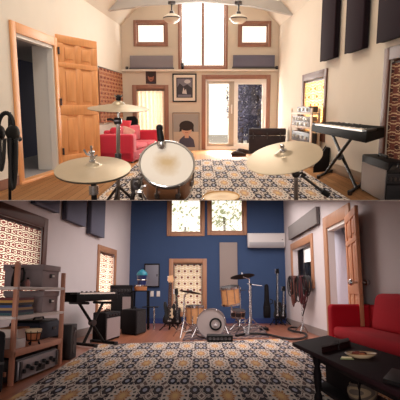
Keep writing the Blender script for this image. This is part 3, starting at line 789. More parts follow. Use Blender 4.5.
# crash cymbal, left
R = .25; d = 2 * R * F_PX / 60.0
c = A.at(118.5, 108.5, d); n = A.disc_normal(60, 17, -2)
solo(A, 'crash_cymbal', 'thin crash cymbal seen edge-on in front of the red sofa', 'cymbal', MB().lathe(c, n, cymbal_prof(R, .12, .22), 48), M_brass, base=c)
st = thing(A, 'cymbal_stand', 'boom stand carrying the crash cymbal before the red sofa', 'stand', c)
MB().lathe(c + n * .066, n, [(.02, 0), (.022, .02), (.022, .035), (.01, .045)], 14).build('felt', M_black, st)
mb = wing(MB(), c + n * .075, n, 1.0); mb.build('wing_nut', M_chrome, st)
p = A.at(118.2, 121, d); q = A.at(118.2, 240, d)
MB().cyl(c - n * .0, p, .011).build('tilter_rod', M_chrome, st)
mb = MB(); mb.lathe(p + V((-.03, 0, 0)), V((1, 0, 0)), [(.028, 0), (.03, .02), (.03, .045), (.02, .06)], 16); mb.tube([p + V((-.03, 0, 0)), p + V((-.06, 0, .015)), p + V((-.09, 0, .012))], .009); mb.build('tilter', M_steel, st)
MB().cyl(q, p, .017).build('tube', M_chrome, st)
m_ = A.at(118.2, 157, d); MB().cyl(m_ - V((0, 0, .03)), m_ + V((0, 0, .03)), .027).build('height_clamp', M_steel, st)
m2 = A.at(118.2, 186, d)
for a in (0.4, 2.5, 4.6):
    e = m2 + V((math.cos(a) * .35, math.sin(a) * .35, -.35)); MB().cyl(m2, e, .012).build('leg', M_steel, st)

# ride cymbal, right
R = .27; d = 2 * R * F_PX / 76.0
c = A.at(284, 157, d); n = A.disc_normal(76, 35, 14)
solo(A, 'ride_cymbal', 'large tilted ride cymbal right of centre, over the patterned rug', 'cymbal', MB().lathe(c, n, cymbal_prof(R, .085, .2), 56), M_brass, base=c)
st = thing(A, 'cymbal_stand', 'stand under the large tilted ride cymbal', 'stand', c)
MB().lathe(c + n * .045, n, [(.024, 0), (.026, .012), (.012, .016), (.012, .03), (.017, .033), (.014, .05), (.006, .055)], 14).build('wing_nut', M_chrome, st)
p = c - n * .10; MB().cyl(c, p, .010).build('tilter_rod', M_chrome, st)
p2 = A.at(296, 174, p.y); MB().cyl(p, p2, .012).build('tilter_arm', M_chrome, st)
mb = MB(); mb.ball(p2, .03); mb.tube([p2, p2 + V((.04, -.01, .01)), p2 + V((.07, -.01, -.01))], .009); mb.build('tilter', M_steel, st)
q = A.at(296, 240, p.y); MB().cyl(q, p2, .016).build('tube', M_chrome, st)
e = A.at(322, 191, p.y); mb = MB(); mb.tube([A.at(301, 175, p.y), e], .010); mb.build('boom_weight_arm', M_steel, st)
MB().cyl(e, e + (e - p2).normalized() * .06, .022).build('counterweight', M_black, st)

# snare drum
def drum(room, px, py, w, h, roll, R, depth_, label, shell, head, name, cat='drum', lugs=8, hoop=None):
    d = 2 * R * F_PX / w; c = room.at(px, py, d); n = room.disc_normal(w, h, roll)
    r = thing(room, name, label, cat, c)
    MB().lathe(c, n, [(R * .97, -depth_), (R * .97, -.02)], 48).build('shell', shell, r)
    MB().lathe(c, n, [(R * .985, -.012), (R * .96, .006), (R * .6, .007), (0, .008)], 48, cap=False).build('drum_head', head, r)
    for z in (0, -depth_):
        MB().lathe(c + n * z, n, [(R * .985, -.02), (R * 1.03, -.02), (R * 1.035, .012), (R * 1.0, .016), (R * .985, .010), (R * .985, -.02)], 48, cap=False).build('hoop', hoop or M_chrome, r)
    a, b, _ = MB().basis(n)
    for k in range(lugs):
        t = 2 * math.pi * (k + .5) / lugs; e = a * math.cos(t) + b * math.sin(t)
        mb = MB(); mb.cyl(c + e * R * 1.035 + n * .012, c + e * R * 1.035 - n * (depth_ * .45), .007, seg=8); mb.lathe(c + e * R * .99 - n * (depth_ * .6), n, [(.016, 0), (.02, .01), (.02, .045), (.012, .06)], 10); mb.build('lug', M_chrome, r)
    return r, c, n, R, d
M_shell = mat('maple_shell', (176, 120, 82), .35, var=.15, scale=6, stretch=(1, 1, 6), coat=.4)
def head_mat(name, rgb, wear):
    m = bpy.data.materials.new(name); m.use_nodes = True; e = NB(m); b = e.N['Principled BSDF']
    x, y, z, vec = e.xyz(scale=(1, 1, 1)); r = e.m('SQRT', e.m('ADD', e.m('ADD', e.m('MULTIPLY', x, x), e.m('MULTIPLY', y, y)), e.m('MULTIPLY', z, z)))
    nz = e.noise(vec, 12); k = e.m('ADD', r, e.m('MULTIPLY', e.m('SUBTRACT', nz, .5), .10))
    mr = e.N.new('ShaderNodeMapRange'); e.Lk.new(k, mr.inputs[0]); mr.inputs[1].default_value = .02; mr.inputs[2].default_value = .11; mr.inputs[3].default_value = 1; mr.inputs[4].default_value = 0
    e.Lk.new(e.mix(mr.outputs[0], rgb, wear), b.inputs['Base Color']); b.inputs['Roughness'].default_value = .55
    return m
M_head = head_mat('coated_head', (226, 218, 206), (196, 170, 130))
r, c, n, R, d = drum(A, 167, 164, 55, 47, -9, .19, .27, 'snare drum with worn white head in the centre of the upper drum set', M_shell, M_head, 'snare_drum')
# clip microphone on its rim
p = A.at(160.5, 141, d + .12)
mk = thing(A, 'drum_microphone', 'small black clip microphone on the far rim of the snare drum', 'microphone', p)
MB().cyl(A.at(161, 141, d + .1), A.at(159.5, 129, d + .12), .026, .022).build('body', M_black, mk)
MB().ball(A.at(159.5, 128, d + .12), .026).build('grille', M_black, mk)
MB().lathe(A.at(161.5, 143.5, d + .08), (0, -.3, 1), [(.018, -.04), (.03, -.03), (.032, 0), (.02, .02)], 14).build('clip', M_chrome, mk)
# low tom at the bottom edge
M_headt = head_mat('cream_head', (226, 196, 150), (206, 168, 116))
drum(A, 221, 197.5, 37, 11, 2, .16, .15, 'wood-hooped tom drum peeking up at the bottom centre', M_shell, M_headt, 'tom_drum', hoop=mat('wood_hoop', (226, 180, 124), .4, coat=.3))
# hardware beside the snare
mb = MB()
st = thing(A, 'snare_stand', 'dark stand hardware at the lower left of the snare drum', 'stand', A.at(136, 196, 3.0))
for a, b in (((128, 215), (136, 184)), ((146, 215), (136, 184)), ((136, 184), (141, 178))):
    MB().cyl(A.at(*a, 3.0), A.at(*b, 3.1), .014).build('leg', M_steel, st)
MB().lathe(A.at(136, 186, 3.05) - V((0, 0, .03)), (0, 0, 1), [(.03, 0), (.034, .02), (.034, .06), (.02, .08)], 14).build('basket_clamp', M_steel, st)
p = A.at(136, 192, 3.0); mb = wing(MB(), p, (1, -.3, 0), 1.4); mb.build('wing_screw', M_chrome, st)

# cables and headphones hanging at the left edge
hk = WL.p(WL.u(A.left(6, 150)), 0)
M_cable = mat('black_cable', (16, 14, 16), .5)
cst = thing(A, 'microphone_stand', 'black microphone stand hung with cables, at left edge before the doorway', 'stand', A.fl(10, 205))
px0, dd = 11, 5.9
MB().cyl(A.at(10, 225, dd), A.at(9.5, 112, dd), .018).build('pole', M_black, cst)
MB().cyl(A.at(9.5, 142, dd), A.at(19.5, 139, dd - .1), .014).build('boom_arm', M_black, cst)
MB().ball(A.at(19.5, 139, dd - .1), .03).build('knob', M_steel, cst)
MB().lathe(A.at(9.7, 140, dd) - V((0, 0, .04)), (0, 0, 1), [(.03, 0), (.035, .02), (.035, .06), (.02, .08)], 12).build('clamp', M_steel, cst)
hp = thing(A, 'headphones', 'black headphones hanging on the stand at left edge', 'headphones', A.at(6, 115, dd - .1), )
pts = [A.at(6 + 7.5 * math.cos(t), 127 - 14 * math.sin(t), dd - .15) for t in [math.pi * (k / 14) for k in range(-1, 16)]]
MB().tube(pts, .025).build('headband', M_black, hp)
for px in (-1.5, 13.2):
    MB().lathe(A.at(px, 133, dd - .15), (1, -.4, 0), [(.0, -.05), (.07, -.05), (.09, -.02), (.09, .02), (.06, .04), (0, .04)], 18).build('ear_cup', M_black, hp)
for k, (lab, x0, x1, ln) in enumerate((('thick coil of black cable on left stand, nearest the doorway trim', 9, 14.5, 30), ('long black cable loop dangling lowest on the left stand', 10.5, 16, 52), ('short black cable loop at the very left edge of the upper room', -1, 4, 30))):
    mb = MB(); rr = random.Random(k)
    for j in range(5):
        a = x0 + rr.uniform(-1, 1.2); b = x1 + rr.uniform(-1, 1); l = ln * rr.uniform(.7, 1); y0 = 140 + rr.uniform(-2, 3); q = dd - .12 - .03 * j - .02 * k
        pts = [A.at(a + (b - a) * (1 - math.cos(math.pi * i / 16)) / 2, y0 + l * math.sin(math.pi * i / 16) ** .7, q) for i in range(17)]
        mb.tube(pts, .017, 6)
    solo(A, 'cable_coil', lab, 'cable', mb, M_cable, base=A.at(x0, 140, dd), group=None)
# ================================================================== LOWER ROOM
M_wallB = mat('pale_plaster', (212, 203, 204), 0.85, var=0.03, scale=3, bump=0.05)
M_blue = mat('blue_wall', (54, 78, 118), 0.8, var=0.05, scale=2)
M_floorB = plank_mat('red_oak_boards', 0.09, 2.6, (136, 80, 58), (176, 112, 82), .3)
M_trimB = mat('amber_trim', (178, 128, 96), 0.5, var=0.15, scale=6, stretch=(3, 3, 0.8))
M_trimD = mat('dark_trim', (96, 58, 48), 0.5, var=0.15, scale=6, stretch=(3, 3, 0.8))
HB = 2.6
KL = WallF((B.lx(0), 0, 0), (B.kl, 1, 0), (1, -B.kl, 0))
KR = WallF((B.rx(0), 0, 0), (B.kr, 1, 0), (-1, B.kr, 0))
KB = WallF((0, B.D, 0), (1, 0, 0), (0, -1, 0))
rB1 = rect_side(B, KL, B.left, -30, 42.5, (42, 227.5), (42, 300))
rB2 = rect_side(B, KL, B.left, 99, 114.5, (107, 253), (107, 311))
rB3 = rect_back(B, 173, 263, 202.5, 312)
rB4 = rect_back(B, 170, 150, 201.5, 233)
rB5 = rect_back(B, 210.5, 150, 242.5, 232)
rB6 = rect_side(B, KR, B.right, 292.5, 311.5, (311.5, 242), (311.5, 280))
rB7 = rect_side(B, KR, B.right, 327.5, 347.5, (327.5, 228.5), (327.5, 334))
rB7 = (rB7[0], rB7[1], 0.03, rB7[3])
struct(B, 'wall_lower_left', wall_mesh(MB(), KL.O, KL.U, -KL.N, .12, 1.2, 14.1, 0, 4.2, [rB1, rB2]), M_wallB)
struct(B, 'wall_lower_right', wall_mesh(MB(), KR.O, KR.U, -KR.N, .12, 1.2, 14.05, 0, 4.2, [rB6, rB7]), M_wallB)
struct(B, 'wall_lower_back', wall_mesh(MB(), KB.O, KB.U, -KB.N, .12, B.L0.x - .1, B.R0.x + .1, 0, 4.4, [rB3, rB4, rB5]), M_blue)
struct(B, 'floor_lower', MB().box((-4, 1.5, -.03), (4, 14.1, 0)), M_floorB)
M_baseB = mat('base_grey_lower', (150, 138, 134), .6)
mb = MB(); KL.box(mb, 1.5, 14, 0, .15, 0, .02); struct(B, 'baseboard_lower_left', mb, M_baseB)
mb = MB(); KR.box(mb, rB7[1] + .2, 6.0, 0, .15, 0, .02) if rB7[1] + .2 < 6 else None; KR.box(mb, rB7[1] + .16, 14, 0, .15, 0, .02); struct(B, 'baseboard_lower_right', mb, M_baseB)
mb = MB(); KB.box(mb, B.L0.x, B.R0.x, 0, .14, 0, .02); struct(B, 'baseboard_lower_back', mb, mat('blue_base', (34, 56, 112), .7))

window(B, KL, 'window_7', rB1, .16, M_trimD)
window(B, KL, 'window_8', rB2, .13, M_trimB)
window(B, KB, 'window_9', rB3, .12, M_trimB)
window(B, KB, 'window_10', rB4, .09, M_trimB)
window(B, KB, 'window_11', rB5, .09, M_trimB)
cm5 = curtain_mat('curtain_print_trellis', .20, .09, (230, 220, 200), (128, 62, 60), (112, 54, 52), .6, axis='y', thick=.2)
cm6 = curtain_mat('curtain_print_small', .36, .12, (238, 224, 206), (126, 62, 56), (190, 140, 118), .65, axis='y', thick=.18)
curtain(B, KL, rB1, cm5, 'large red and cream trellis curtain in the dark-framed window above the shelf unit', waves=9)
curtain(B, KL, rB2, cm6, 'narrow printed curtain in the small window behind the lower keyboard', waves=5)
cm7 = curtain_mat('curtain_print_beige', .17, .17, (214, 202, 184), (112, 58, 50), (196, 168, 140), .5, thick=.2)
curtain(B, KB, rB3, cm7, 'bright printed curtain in the blue wall behind the drum kit')

# control-room window: casing, glass, the little room beyond it
root = structroot(B, 'window_12', KR.p(rB6[0], rB6[2]))
KR.casing(MB(), rB6, .17, .001, .035).build('casing', M_trimB, root, bevel=.008)
mb = MB(); KR.box(mb, rB6[0], rB6[1], rB6[2], rB6[3], -.07, -.062); mb.build('pane', M_glass, root)
mb = MB(); KR.box(mb, rB6[0] - .3, 14, .6, 2.8, -.37, -.32); struct(B, 'wall_control_room', mb, mat('control_grey', (120, 108, 116), .8))
mb = MB(); KR.box(mb, 13.95, 14, .6, 2.8, -.32, -.121); struct(B, 'wall_control_room_end', mb, mat('control_tan', (158, 136, 124), .8))
# bright picture window of that room
q0 = B.right(304.5, 252, -.31); q1 = B.right(312.5, 262, -.31)
ua, ub = sorted((KR.u(q0), KR.u(q1)))
rt = structroot(B, 'window_13', KR.p(ua, q1.z, -.31)); mb = MB(); KR.box(mb, ua, ub, B.right(308, 266, -.31).z, B.right(308, 249, -.31).z, -.319, -.31); mb.build('pane', emit_mat('daylit_pane', (250, 244, 240), 1.1), rt)
KR.casing(MB(), (ua, ub, B.right(308, 266, -.31).z, B.right(308, 249, -.31).z), .06, -.319, -.29).build('casing', M_white, rt)
# doorway on the right
d3 = structroot(B, 'door_3', KR.p(rB7[1], 0))
KR.casing(MB(), rB7, .22, .001, .035, 'lrt').build('casing', M_trimB, d3, bevel=.008)
mb = MB(); KR.box(mb, rB7[0], rB7[1], rB7[3] - .05, rB7[3], -.121, 0); KR.box(mb, rB7[0], rB7[0] + .03, 0, rB7[3], -.121, 0); mb.build('jamb', M_white, d3)
mb = MB(); KR.box(mb, rB7[1], rB7[1] + .05, -.02, 2.6, -.34, -.121); struct(B, 'wall_passage_end', mb, mat('passage_blue', (226, 226, 242), .8))
mb = MB(); KR.box(mb, rB7[0] - .7, rB7[1] + .05, -.02, 2.6, -.39, -.34); struct(B, 'wall_passage_back', mb, mat('passage_rose', (196, 168, 164), .8))
mb = MB(); KR.box(mb, rB7[0] - .7, rB7[1] + .05, -.02, .03, -.34, 0); struct(B, 'floor_passage', mb, M_carp)
mb = MB(); KR.box(mb, rB7[0] - .7, rB7[1] + .05, rB7[3], rB7[3] + .05, -.34, -.121); struct(B, 'ceiling_passage', mb, M_greyp)
hin = KR.p(rB7[0] - .02, 0, .05); xx = B.x(6.7, 1.0, 358.5); free = V((xx, 6.7, 0))
leaf, fl3 = panel_door(B, d3, hin, free, .03, rB7[3] + .02, (.055, .012, 0), mat('honey_pine', (206, 142, 104), .5, var=.12, scale=5, stretch=(6, 6, .6)))
for s in (-.5, 1.5):
    p = fl3.p(.9, s, .48); mb = MB(); mb.lathe(fl3.p(.9, .5, .48), fl3.b * (1 if s > 0 else -1), [(.016, .03), (.018, .09), (.04, .10), (.045, .13), (.03, .15), (0, .155)], 16); mb.build('door_knob', M_chrome, leaf)
for w in (.12, .5, .88):
    p = fl3.p(0, .5, w); MB().cyl(p - V((0, 0, .06)), p + V((0, 0, .06)), .022).build('hinge', M_steel, d3)

p = B.right(309, 280, -.2)
sp_ = thing(B, 'studio_monitor', 'black studio monitor behind the control-room window glass', 'speaker', p)
h_ = B.right(309, 262, -.2).z - p.z
MB().box((p.x - .07, p.y - .2, p.z - .02), (p.x + .07, p.y + .2, p.z + h_)).build('cabinet', M_black, sp_, bevel=.015)
for w_, r_ in ((.3, .055), (.75, .03)): MB().lathe(p + V((-.07, 0, h_ * w_)), (-1, 0, 0), [(r_ * 1.2, 0), (r_ * 1.2, .008), (r_, .01), (r_ * .3, 0), (0, .004)], 18).build('cone', M_steel, sp_)
mb = MB(); KR.box(mb, rB6[0], rB6[1], p.z - .06, p.z - .02, -.32, -.125); solo(B, 'control_desk', 'dark desk edge behind the control-room window', 'desk', mb, M_black, base=p)
# leaves and light beyond the upper windows
M_leafl = mat('sunlit_leaves', (206, 218, 176), .8)
_e = NB(M_leafl); _t = _e.N.new('ShaderNodeBsdfTranslucent'); _t.inputs[0].default_value = lin((214, 226, 184)); _m = _e.N.new('ShaderNodeMixShader'); _m.inputs[0].default_value = .6
_e.Lk.new(_e.N['Principled BSDF'].outputs[0], _m.inputs[1]); _e.Lk.new(_t.outputs[0], _m.inputs[2]); _e.Lk.new(_m.outputs[0], _e.N['Material Output'].inputs[0])
for i, (px, d, hh, rr) in enumerate(((226, 15.6, 4.6, 1.0), (186, 17.0, 4.4, .9))):
    p = B.at(px, 300, d); p.z = -.05
    tree(B, p, hh, rr, M_leafl, mat('pale_bark', (170, 160, 140), .9), ['sunlit leafy tree outside the right upper window in the blue wall', 'paler leafy tree farther off outside the left upper window in the blue wall'][i], seed=20 + i, n=24 if i == 0 else 9)

# ---------------------------------------------------------------- fixed things on the walls
M_felt = mat('blue_grey_felt', (104, 106, 124), .95, var=.05, scale=25)
for (x0, x1, yb0, yb1), lab in (((37, 59.5, 203.5, 213), 'blue-grey panel high on lower left wall, nearest the dark window frame'), ((67.5, 86, 219, 227), 'blue-grey panel high on lower left wall, middle one of three'), ((91.5, 104.5, 233, 238), 'blue-grey panel high on lower left wall, above the small window')):
    t = .12; a, b = B.left(x0, yb0, t), B.left(x1, yb1, t); bot = (a.z + b.z) / 2; u0, u1 = sorted((KL.u(a), KL.u(b)))
    r = thing(B, 'sound_panel', lab, 'acoustic panel', KL.p(u0, bot), 'blue-grey panels on the lower left wall')
    mb = MB(); KL.box(mb, u0, u1, bot, bot + 1.9, .02, t - .03); mb.build('core', mat('panel_core_grey', (70, 70, 84), .9), r)
    mb = MB(); KL.box(mb, u0 - .01, u1 + .01, bot - .005, bot + 1.91, t - .03, t); mb.build('fabric_face', M_felt, r, bevel=.012)
    mb = MB(); KL.box(mb, u0 + .1, u1 - .1, bot + .1, bot + .16, 0, .02); mb.build('mounting_cleat', M_steel, r)
t = .09; a, b = B.right(288.5, 241, t), B.right(316, 224, t); u0, u1 = sorted((KR.u(a), KR.u(b))); z0 = B.right(302, 232, t).z; z1 = B.right(302, 216.5, t).z
r = thing(B, 'sound_panel', 'wide grey panel on right wall above the control-room window', 'acoustic panel', KR.p(u0, z0))
mb = MB(); KR.box(mb, u0, u1, z0, z1, .02, t - .02); mb.build('core', mat('panel_core_warm', (96, 90, 90), .9), r)
mb = MB(); KR.box(mb, u0 - .01, u1 + .01, z0 - .005, z1 + .005, t - .02, t); mb.build('fabric_face', mat('warm_grey_felt', (132, 126, 124), .95), r, bevel=.01)
f = back_frame(B, 220, 242.5, 237, 290, .005, .07)
r = thing(B, 'sound_panel', 'tall beige panel on the blue wall behind the rack tom', 'acoustic panel', f.p(.5, .5, 0))
MB().fr(f, 0, 1, .3, 1).build('core', mat('panel_core_beige', (120, 110, 108), .9), r)
MB().fr(f, -.01, 1.01, 0, .3, -.003, 1.003).build('fabric_face', mat('beige_felt', (160, 146, 140), .95), r, bevel=.01)
f = back_frame(B, 144.5, 264.5, 159, 286.5, .005, .08)
r = thing(B, 'electrical_panel', 'grey electrical panel box on the blue wall', 'electrical panel', f.p(.5, .5, 0))
MB().fr(f, -.05, 1.04, .3, 1, -.03, 1.05).build('box', M_black, r, bevel=.008)
d_ = MB().fr(f, .03, .97, .05, .3, .02, .98).build('door', mat('panel_grey', (128, 128, 140), .5), r, bevel=.008)
MB().fr(f, .84, .9, -.06, .05, .45, .56).build('latch', M_black, r)
for px, lab in ((152, 'white wall switch beneath the electrical panel, nearer the drum stand'), (158.3, 'white wall switch beneath the electrical panel, nearer the guitars')):
    f = back_frame(B, px - 1.7, 291, px + 1.7, 296.5, .003, .02)
    r = thing(B, 'light_switch', lab, 'switch', f.p(.5, .5, 0), 'white switches on the blue wall')
    MB().fr(f).build('plate', M_white, r, bevel=.004); MB().fr(f, .38, .62, -.8, 0, .35, .65).build('toggle', M_white, r)
# air conditioner
f = back_frame(B, 248, 233, 285.3, 247, .005, .26)
r = thing(B, 'air_conditioner', 'white split air conditioner high on the blue wall', 'air conditioner', f.p(.5, .5, 0))
prof = [(1, 0), (.22, 0), (.08, .12), (0, .38), (0, .85), (.12, 1), (1, 1)]
M_ac = mat('ac_white', (222, 216, 214), .4)
MB().prism([f.p(0, v, w) for v, w in prof], f.a).build('casing', M_ac, r, bevel=.006)
MB().prism([f.p(.02, v, w) for v, w in ((-.02, .4), (-.025, .8), (.0, .8), (.0, .4))], f.a * .96).build('front_cover', M_ac, r)
MB().prism([f.p(.04, v, w) for v, w in ((.20, -.01), (.065, .1), (-.005, .34), (-.03, .3), (.05, .06), (.18, -.05))], f.a * .92).build('louver', mat('ac_grey', (170, 168, 172), .5), r)
MB().fr(f, .9, .94, -.03, 0, .5, .54).build('indicator', M_steel, r)

# ---------------------------------------------------------------- rugs
rugB = rug_mat('patterned_rug_lower', .22, .957, -.06, .42)
rug(B, [(-30, 425), (98, 345), (283, 339.5), (470, 425)], rugB, 'large patterned rug filling the foreground of the lower room')
mk_ = bpy.data.materials.new('kilim'); mk_.use_nodes = True; e = NB(mk_); bb = e.N['Principled BSDF']; bb.inputs['Roughness'].default_value = .95
x, y, z, vec = e.xyz(scale=(7, 1.6, 1)); k = e.m('FRACT', e.m('ADD', e.m('ABSOLUTE', e.m('SUBTRACT', e.m('FRACT', x), .5)), y))
c_ = e.mix(e.gt(k, .5), (70, 56, 66), (112, 88, 84)); c_ = e.mix(e.gt(k, .86), c_, (150, 124, 108)); e.Lk.new(c_, bb.inputs['Base Color'])
rug(B, [(182, 341), (190, 326), (262, 326), (270, 338)], mk_, 'dark woven kilim under the lower drum kit', th=.010)
# ================================================================== LOWER ROOM: furniture and instruments
def hit(room, px, py, P, N):
    r = room.ray(px, py); o = V((0, 0, room.h)); return o + r * ((P - o).dot(N) / r.dot(N))
# ---- shelf unit
o = B.fl(12.5, 386); e_ = B.fl(61, 365.5); a = e_ - o
wdir = V((-1, B.kl, 0)).normalized(); bvec = wdir * .62
S = Fr(o, a, bvec, V((0, 0, 1)))
Nn = V((a.y, -a.x, 0)).normalized()
def su(px, v=0, py=320):
    p = hit(B, px, py, S.o + S.b * v, Nn); return (p - S.o).dot(a) / a.length_squared
M_shw = mat('shelf_pine', (186, 126, 100), .55, var=.15, scale=7, stretch=(4, 4, .8))
M_shb = mat('shelf_board', (214, 200, 194), .5)
r = thing(B, 'shelf_unit', 'open wooden shelf unit against lower left wall, loaded with boxes', 'shelf unit', S.p(.5, .5, 0))
hN, hF = B.z(o, 262), B.z(e_, 273)
pw = .026 / a.length
for (u, v, h, w) in ((-pw, 0, hN, 2.0), (1 - pw, 0, hF, 1.6), (-pw, .88, hN, 2.0), (1 - pw, .88, hF, 1.6)):
    MB().fr(S, u, u + pw * 2.0, v, v + .07, 0, h).build('post', M_shw, r, bevel=.006)
SZ = (.912, .632, .315)
for z in SZ[:2]: MB().fr(S, -pw, 1 + pw, .0, 1, z - .03, z).build('shelf_board', M_shb, r, bevel=.004)
MB().fr(S, -pw, 1 + pw, .0, 1, SZ[2] - .06, SZ[2]).build('shelf_board', M_shw, r, bevel=.004)
for u in (-pw * .5, 1 - pw * .6): MB().fr(S, u, u + pw, .12, .88, .08, .12).build('side_rail', M_shw, r)
def zrow(u, v, py): return B.z(S.p(u, v, 0), py)
# storage boxes with lids
M_sbox = mat('storage_grey', (156, 140, 142), .8, var=.05, scale=20)
def storage_box(x0, x1, z, ytop, v0, v1, label):
    u0, u1 = su(x0, v0), su(x1, v0); zt = zrow(u0, v0, ytop)
    f = Fr(S.p(u0, v0, z + .001), S.a * (u1 - u0), S.b * (v1 - v0), V((0, 0, zt - z)))
    q = thing(B, 'storage_box', label, 'storage box', f.p(.5, .5, 0))
    MB().fr(f, .01, .99, .02, .98, 0, .85).build('body', M_sbox, q, bevel=.006)
    MB().fr(f, -.01, 1.01, -.02, 1.02, .74, 1).build('lid', M_sbox, q, bevel=.008)
    MB().fr(f, .42, .60, -.035, 0.02, .42, .60).build('label_holder', M_steel, q); MB().fr(f, .45, .57, -.05, 0.0, .46, .56).build('label_card', M_white, q)
storage_box(40.5, 57.5, SZ[0], 264.5, .12, .86, 'grey lidded storage box on top of the shelf unit')
storage_box(42, 57.5, SZ[1], 291, .12, .86, 'grey lidded storage box on the second shelf beside the flat stack of books')
# jug and bottle on top
u = su(13.5, .45); p = S.p(u, .45, SZ[0])
q = thing(B, 'jug', 'black jug with a loop handle on top of shelf unit', 'jug', p)
k = .010
MB().lathe(p, (0, 0, 1), [(0, 0), (.05, 0), (.055, .03), (.05, .1), (.036, .16), (.03, .19), (.04, .215), (.034, .215), (.026, .19)], 24).build('body', M_black, q)
mb = MB(); mb.tube([p + V((.035, 0, .19)), p + V((.07, 0, .2)), p + V((.085, 0, .15)), p + V((.08, 0, .08)), p + V((.05, 0, .05))], .012); mb.build('handle', M_black, q)
mb = MB(); mb.prism([p + V((-.03, -.02, .19)), p + V((-.03, .02, .19)), p + V((-.065, 0, .215))], V((0, 0, .01))); mb.build('spout', M_black, q)
u = su(25.5, .2); p = S.p(u, .2, SZ[0])
q = thing(B, 'small_bottle', 'little pinkish bottle beside the top storage box', 'bottle', p)
MB().lathe(p, (0, 0, 1), [(0, 0), (.022, 0), (.024, .05), (.012, .066), (.012, .08)], 16).build('body', mat('rose_glass', (176, 122, 116), .3), q)
MB().lathe(p + V((0, 0, .08)), (0, 0, 1), [(.014, 0), (.014, .02), (0, .02)], 12).build('cap', M_black, q)
# books lying flat on the second shelf
bz_ = SZ[1]
rr = random.Random(4)
cols = [('teal cover', (52, 84, 92)), ('dark navy cover', (34, 36, 66)), ('tan cover', (176, 140, 96)), ('blue cover', (54, 82, 140)), ('black cover', (36, 32, 36)), ('ochre cover', (196, 148, 70)), ('maroon cover', (112, 46, 46))]
names = ['teal flat book at the bottom of the stack on second shelf', 'dark navy flat book second from bottom of the shelf stack', 'tan flat book third from bottom of the shelf stack', 'bright blue flat book in the middle of the shelf stack', 'black flat book third from top of the shelf stack', 'ochre flat book second from top of the shelf stack', 'maroon flat book topmost of the stack on second shelf']
ztop = zrow(su(25, .1), .1, 297.5)
hh = (ztop - bz_ - .002) / 7
for k, ((nm, c), lab) in enumerate(zip(cols, names)):
    j = rr.uniform(-.01, .01); u0, u1 = su(16.5, .1) + j, su(33.5, .1) + j * .5
    f = Fr(S.p(u0, .1 + rr.uniform(0, .06), bz_ + .001 + k * hh), S.a * (u1 - u0), S.b * .55, V((0, 0, hh * .97)))
    q = thing(B, 'book', lab, 'book', f.p(.5, .5, 0), 'books stacked flat on the second shelf')
    mb = MB(); mb.fr(f, 0, 1, 0, 1, 0, .12); mb.fr(f, 0, 1, 0, 1, .88, 1); mb.fr(f, 0, 1, 0, .03, .12, .88); mb.fr(f, 0, .02, .03, 1, .12, .88); mb.build('cover', mat(nm, c, .6), q)
    MB().fr(f, .022, .98, .04, .97, .12, .88).build('pages', mat('book_paper', (208, 196, 176), .9), q)
# third shelf
def sbox(x0, x1, z, ytop, v0, v1, name, label, cat, m, bev=.01, extra=None):
    u0, u1 = su(x0, v0), su(x1, v0); zt = zrow((u0 + u1) / 2, v0, ytop)
    f = Fr(S.p(u0, v0, z + .001), S.a * (u1 - u0), S.b * (v1 - v0), V((0, 0, zt - z)))
    q = thing(B, name, label, cat, f.p(.5, .5, 0)); MB().fr(f, 0, 1, 0, 1, 0, .9 if extra else 1).build('body', m, q, bevel=bev)
    if extra: extra(f, q)
    return f
def bag_extra(f, q):
    MB().fr(f, .03, .97, .05, .95, .88, 1).build('flap', M_black, q, bevel=.02)
    MB().fr(f, .6, .75, -.03, 0, .45, .6).build('badge', M_steel, q)
    mb = MB(); mb.tube([f.p(.25, .4, .98), f.p(.3, .4, 1.12), f.p(.7, .4, 1.12), f.p(.75, .4, .98)], .012); mb.build('handle', M_black, q)
sbox(40.5, 60, SZ[2], 319.5, .25, .86, 'equipment_bag', 'blue-black equipment bag on the third shelf', 'bag', mat('midnight_nylon', (30, 32, 50), .8), .025, bag_extra)
def carton_extra(f, q):
    MB().fr(f, .0, .49, 0, 1, .9, .94).build('flap', mat('cardboard', (150, 104, 76), .9), q); MB().fr(f, .51, 1, 0, 1, .9, .96).build('flap', mat('cardboard', (150, 104, 76), .9), q)
f = sbox(18, 39, SZ[2], 326, .45, .86, 'paper_box', 'off-white paper box behind the small hand drum on the third shelf', 'box', mat('paper_white', (206, 192, 184), .8), .006, carton_extra)
sbox(16.5, 27, SZ[2], 339, .08, .4, 'paper_stack', 'low stack of white paper by the near shelf post', 'paper', mat('paper_white2', (214, 206, 204), .8), .004)
# hand drum
u = su(36.5, .06); p = S.p(u, .1, SZ[2])
zt = zrow(u, .1, 329) - SZ[2]
q = thing(B, 'hand_drum', 'small goatskin hand drum with laced wooden body on the third shelf', 'drum', p)
R = .085
MB().lathe(p, (0, 0, 1), [(0, .03), (R * .62, .03), (R * .8, zt * .35), (R * .95, zt * .8), (R * .97, zt)], 24).build('shell', mat('drum_orange_wood', (178, 104, 66), .5, var=.3, scale=14), q)
MB().lathe(p + V((0, 0, zt)), (0, 0, 1), [(R * 1.0, -.03), (R * 1.03, -.01), (R * .98, .005), (0, .008)], 28).build('skin', mat('goatskin', (222, 196, 160), .7), q)
for w, rk in ((zt * .78, .96), (zt * .3, .80)):
    MB().lathe(p + V((0, 0, w)), (0, 0, 1), [(R * rk, -.006), (R * rk + .008, 0), (R * rk, .006)], 24, cap=False).build('ring', M_black, q)
for k in range(8):
    t = k / 8 * 6.283; e1 = V((math.cos(t), math.sin(t), 0)); MB().cyl(p + e1 * R * 1.0 + V((0, 0, zt * .9)), p + e1 * R * .82 + V((0, 0, zt * .3)), .005, seg=6).build('tension_cord', M_black, q)
for k in range(3):
    t = k / 3 * 6.283 + .4; e1 = V((math.cos(t), math.sin(t), 0)); MB().cyl(p + e1 * R * .55 + V((0, 0, .05)), p + e1 * R * .8 + V((0, 0, .0)), .01).build('foot', M_black, q)
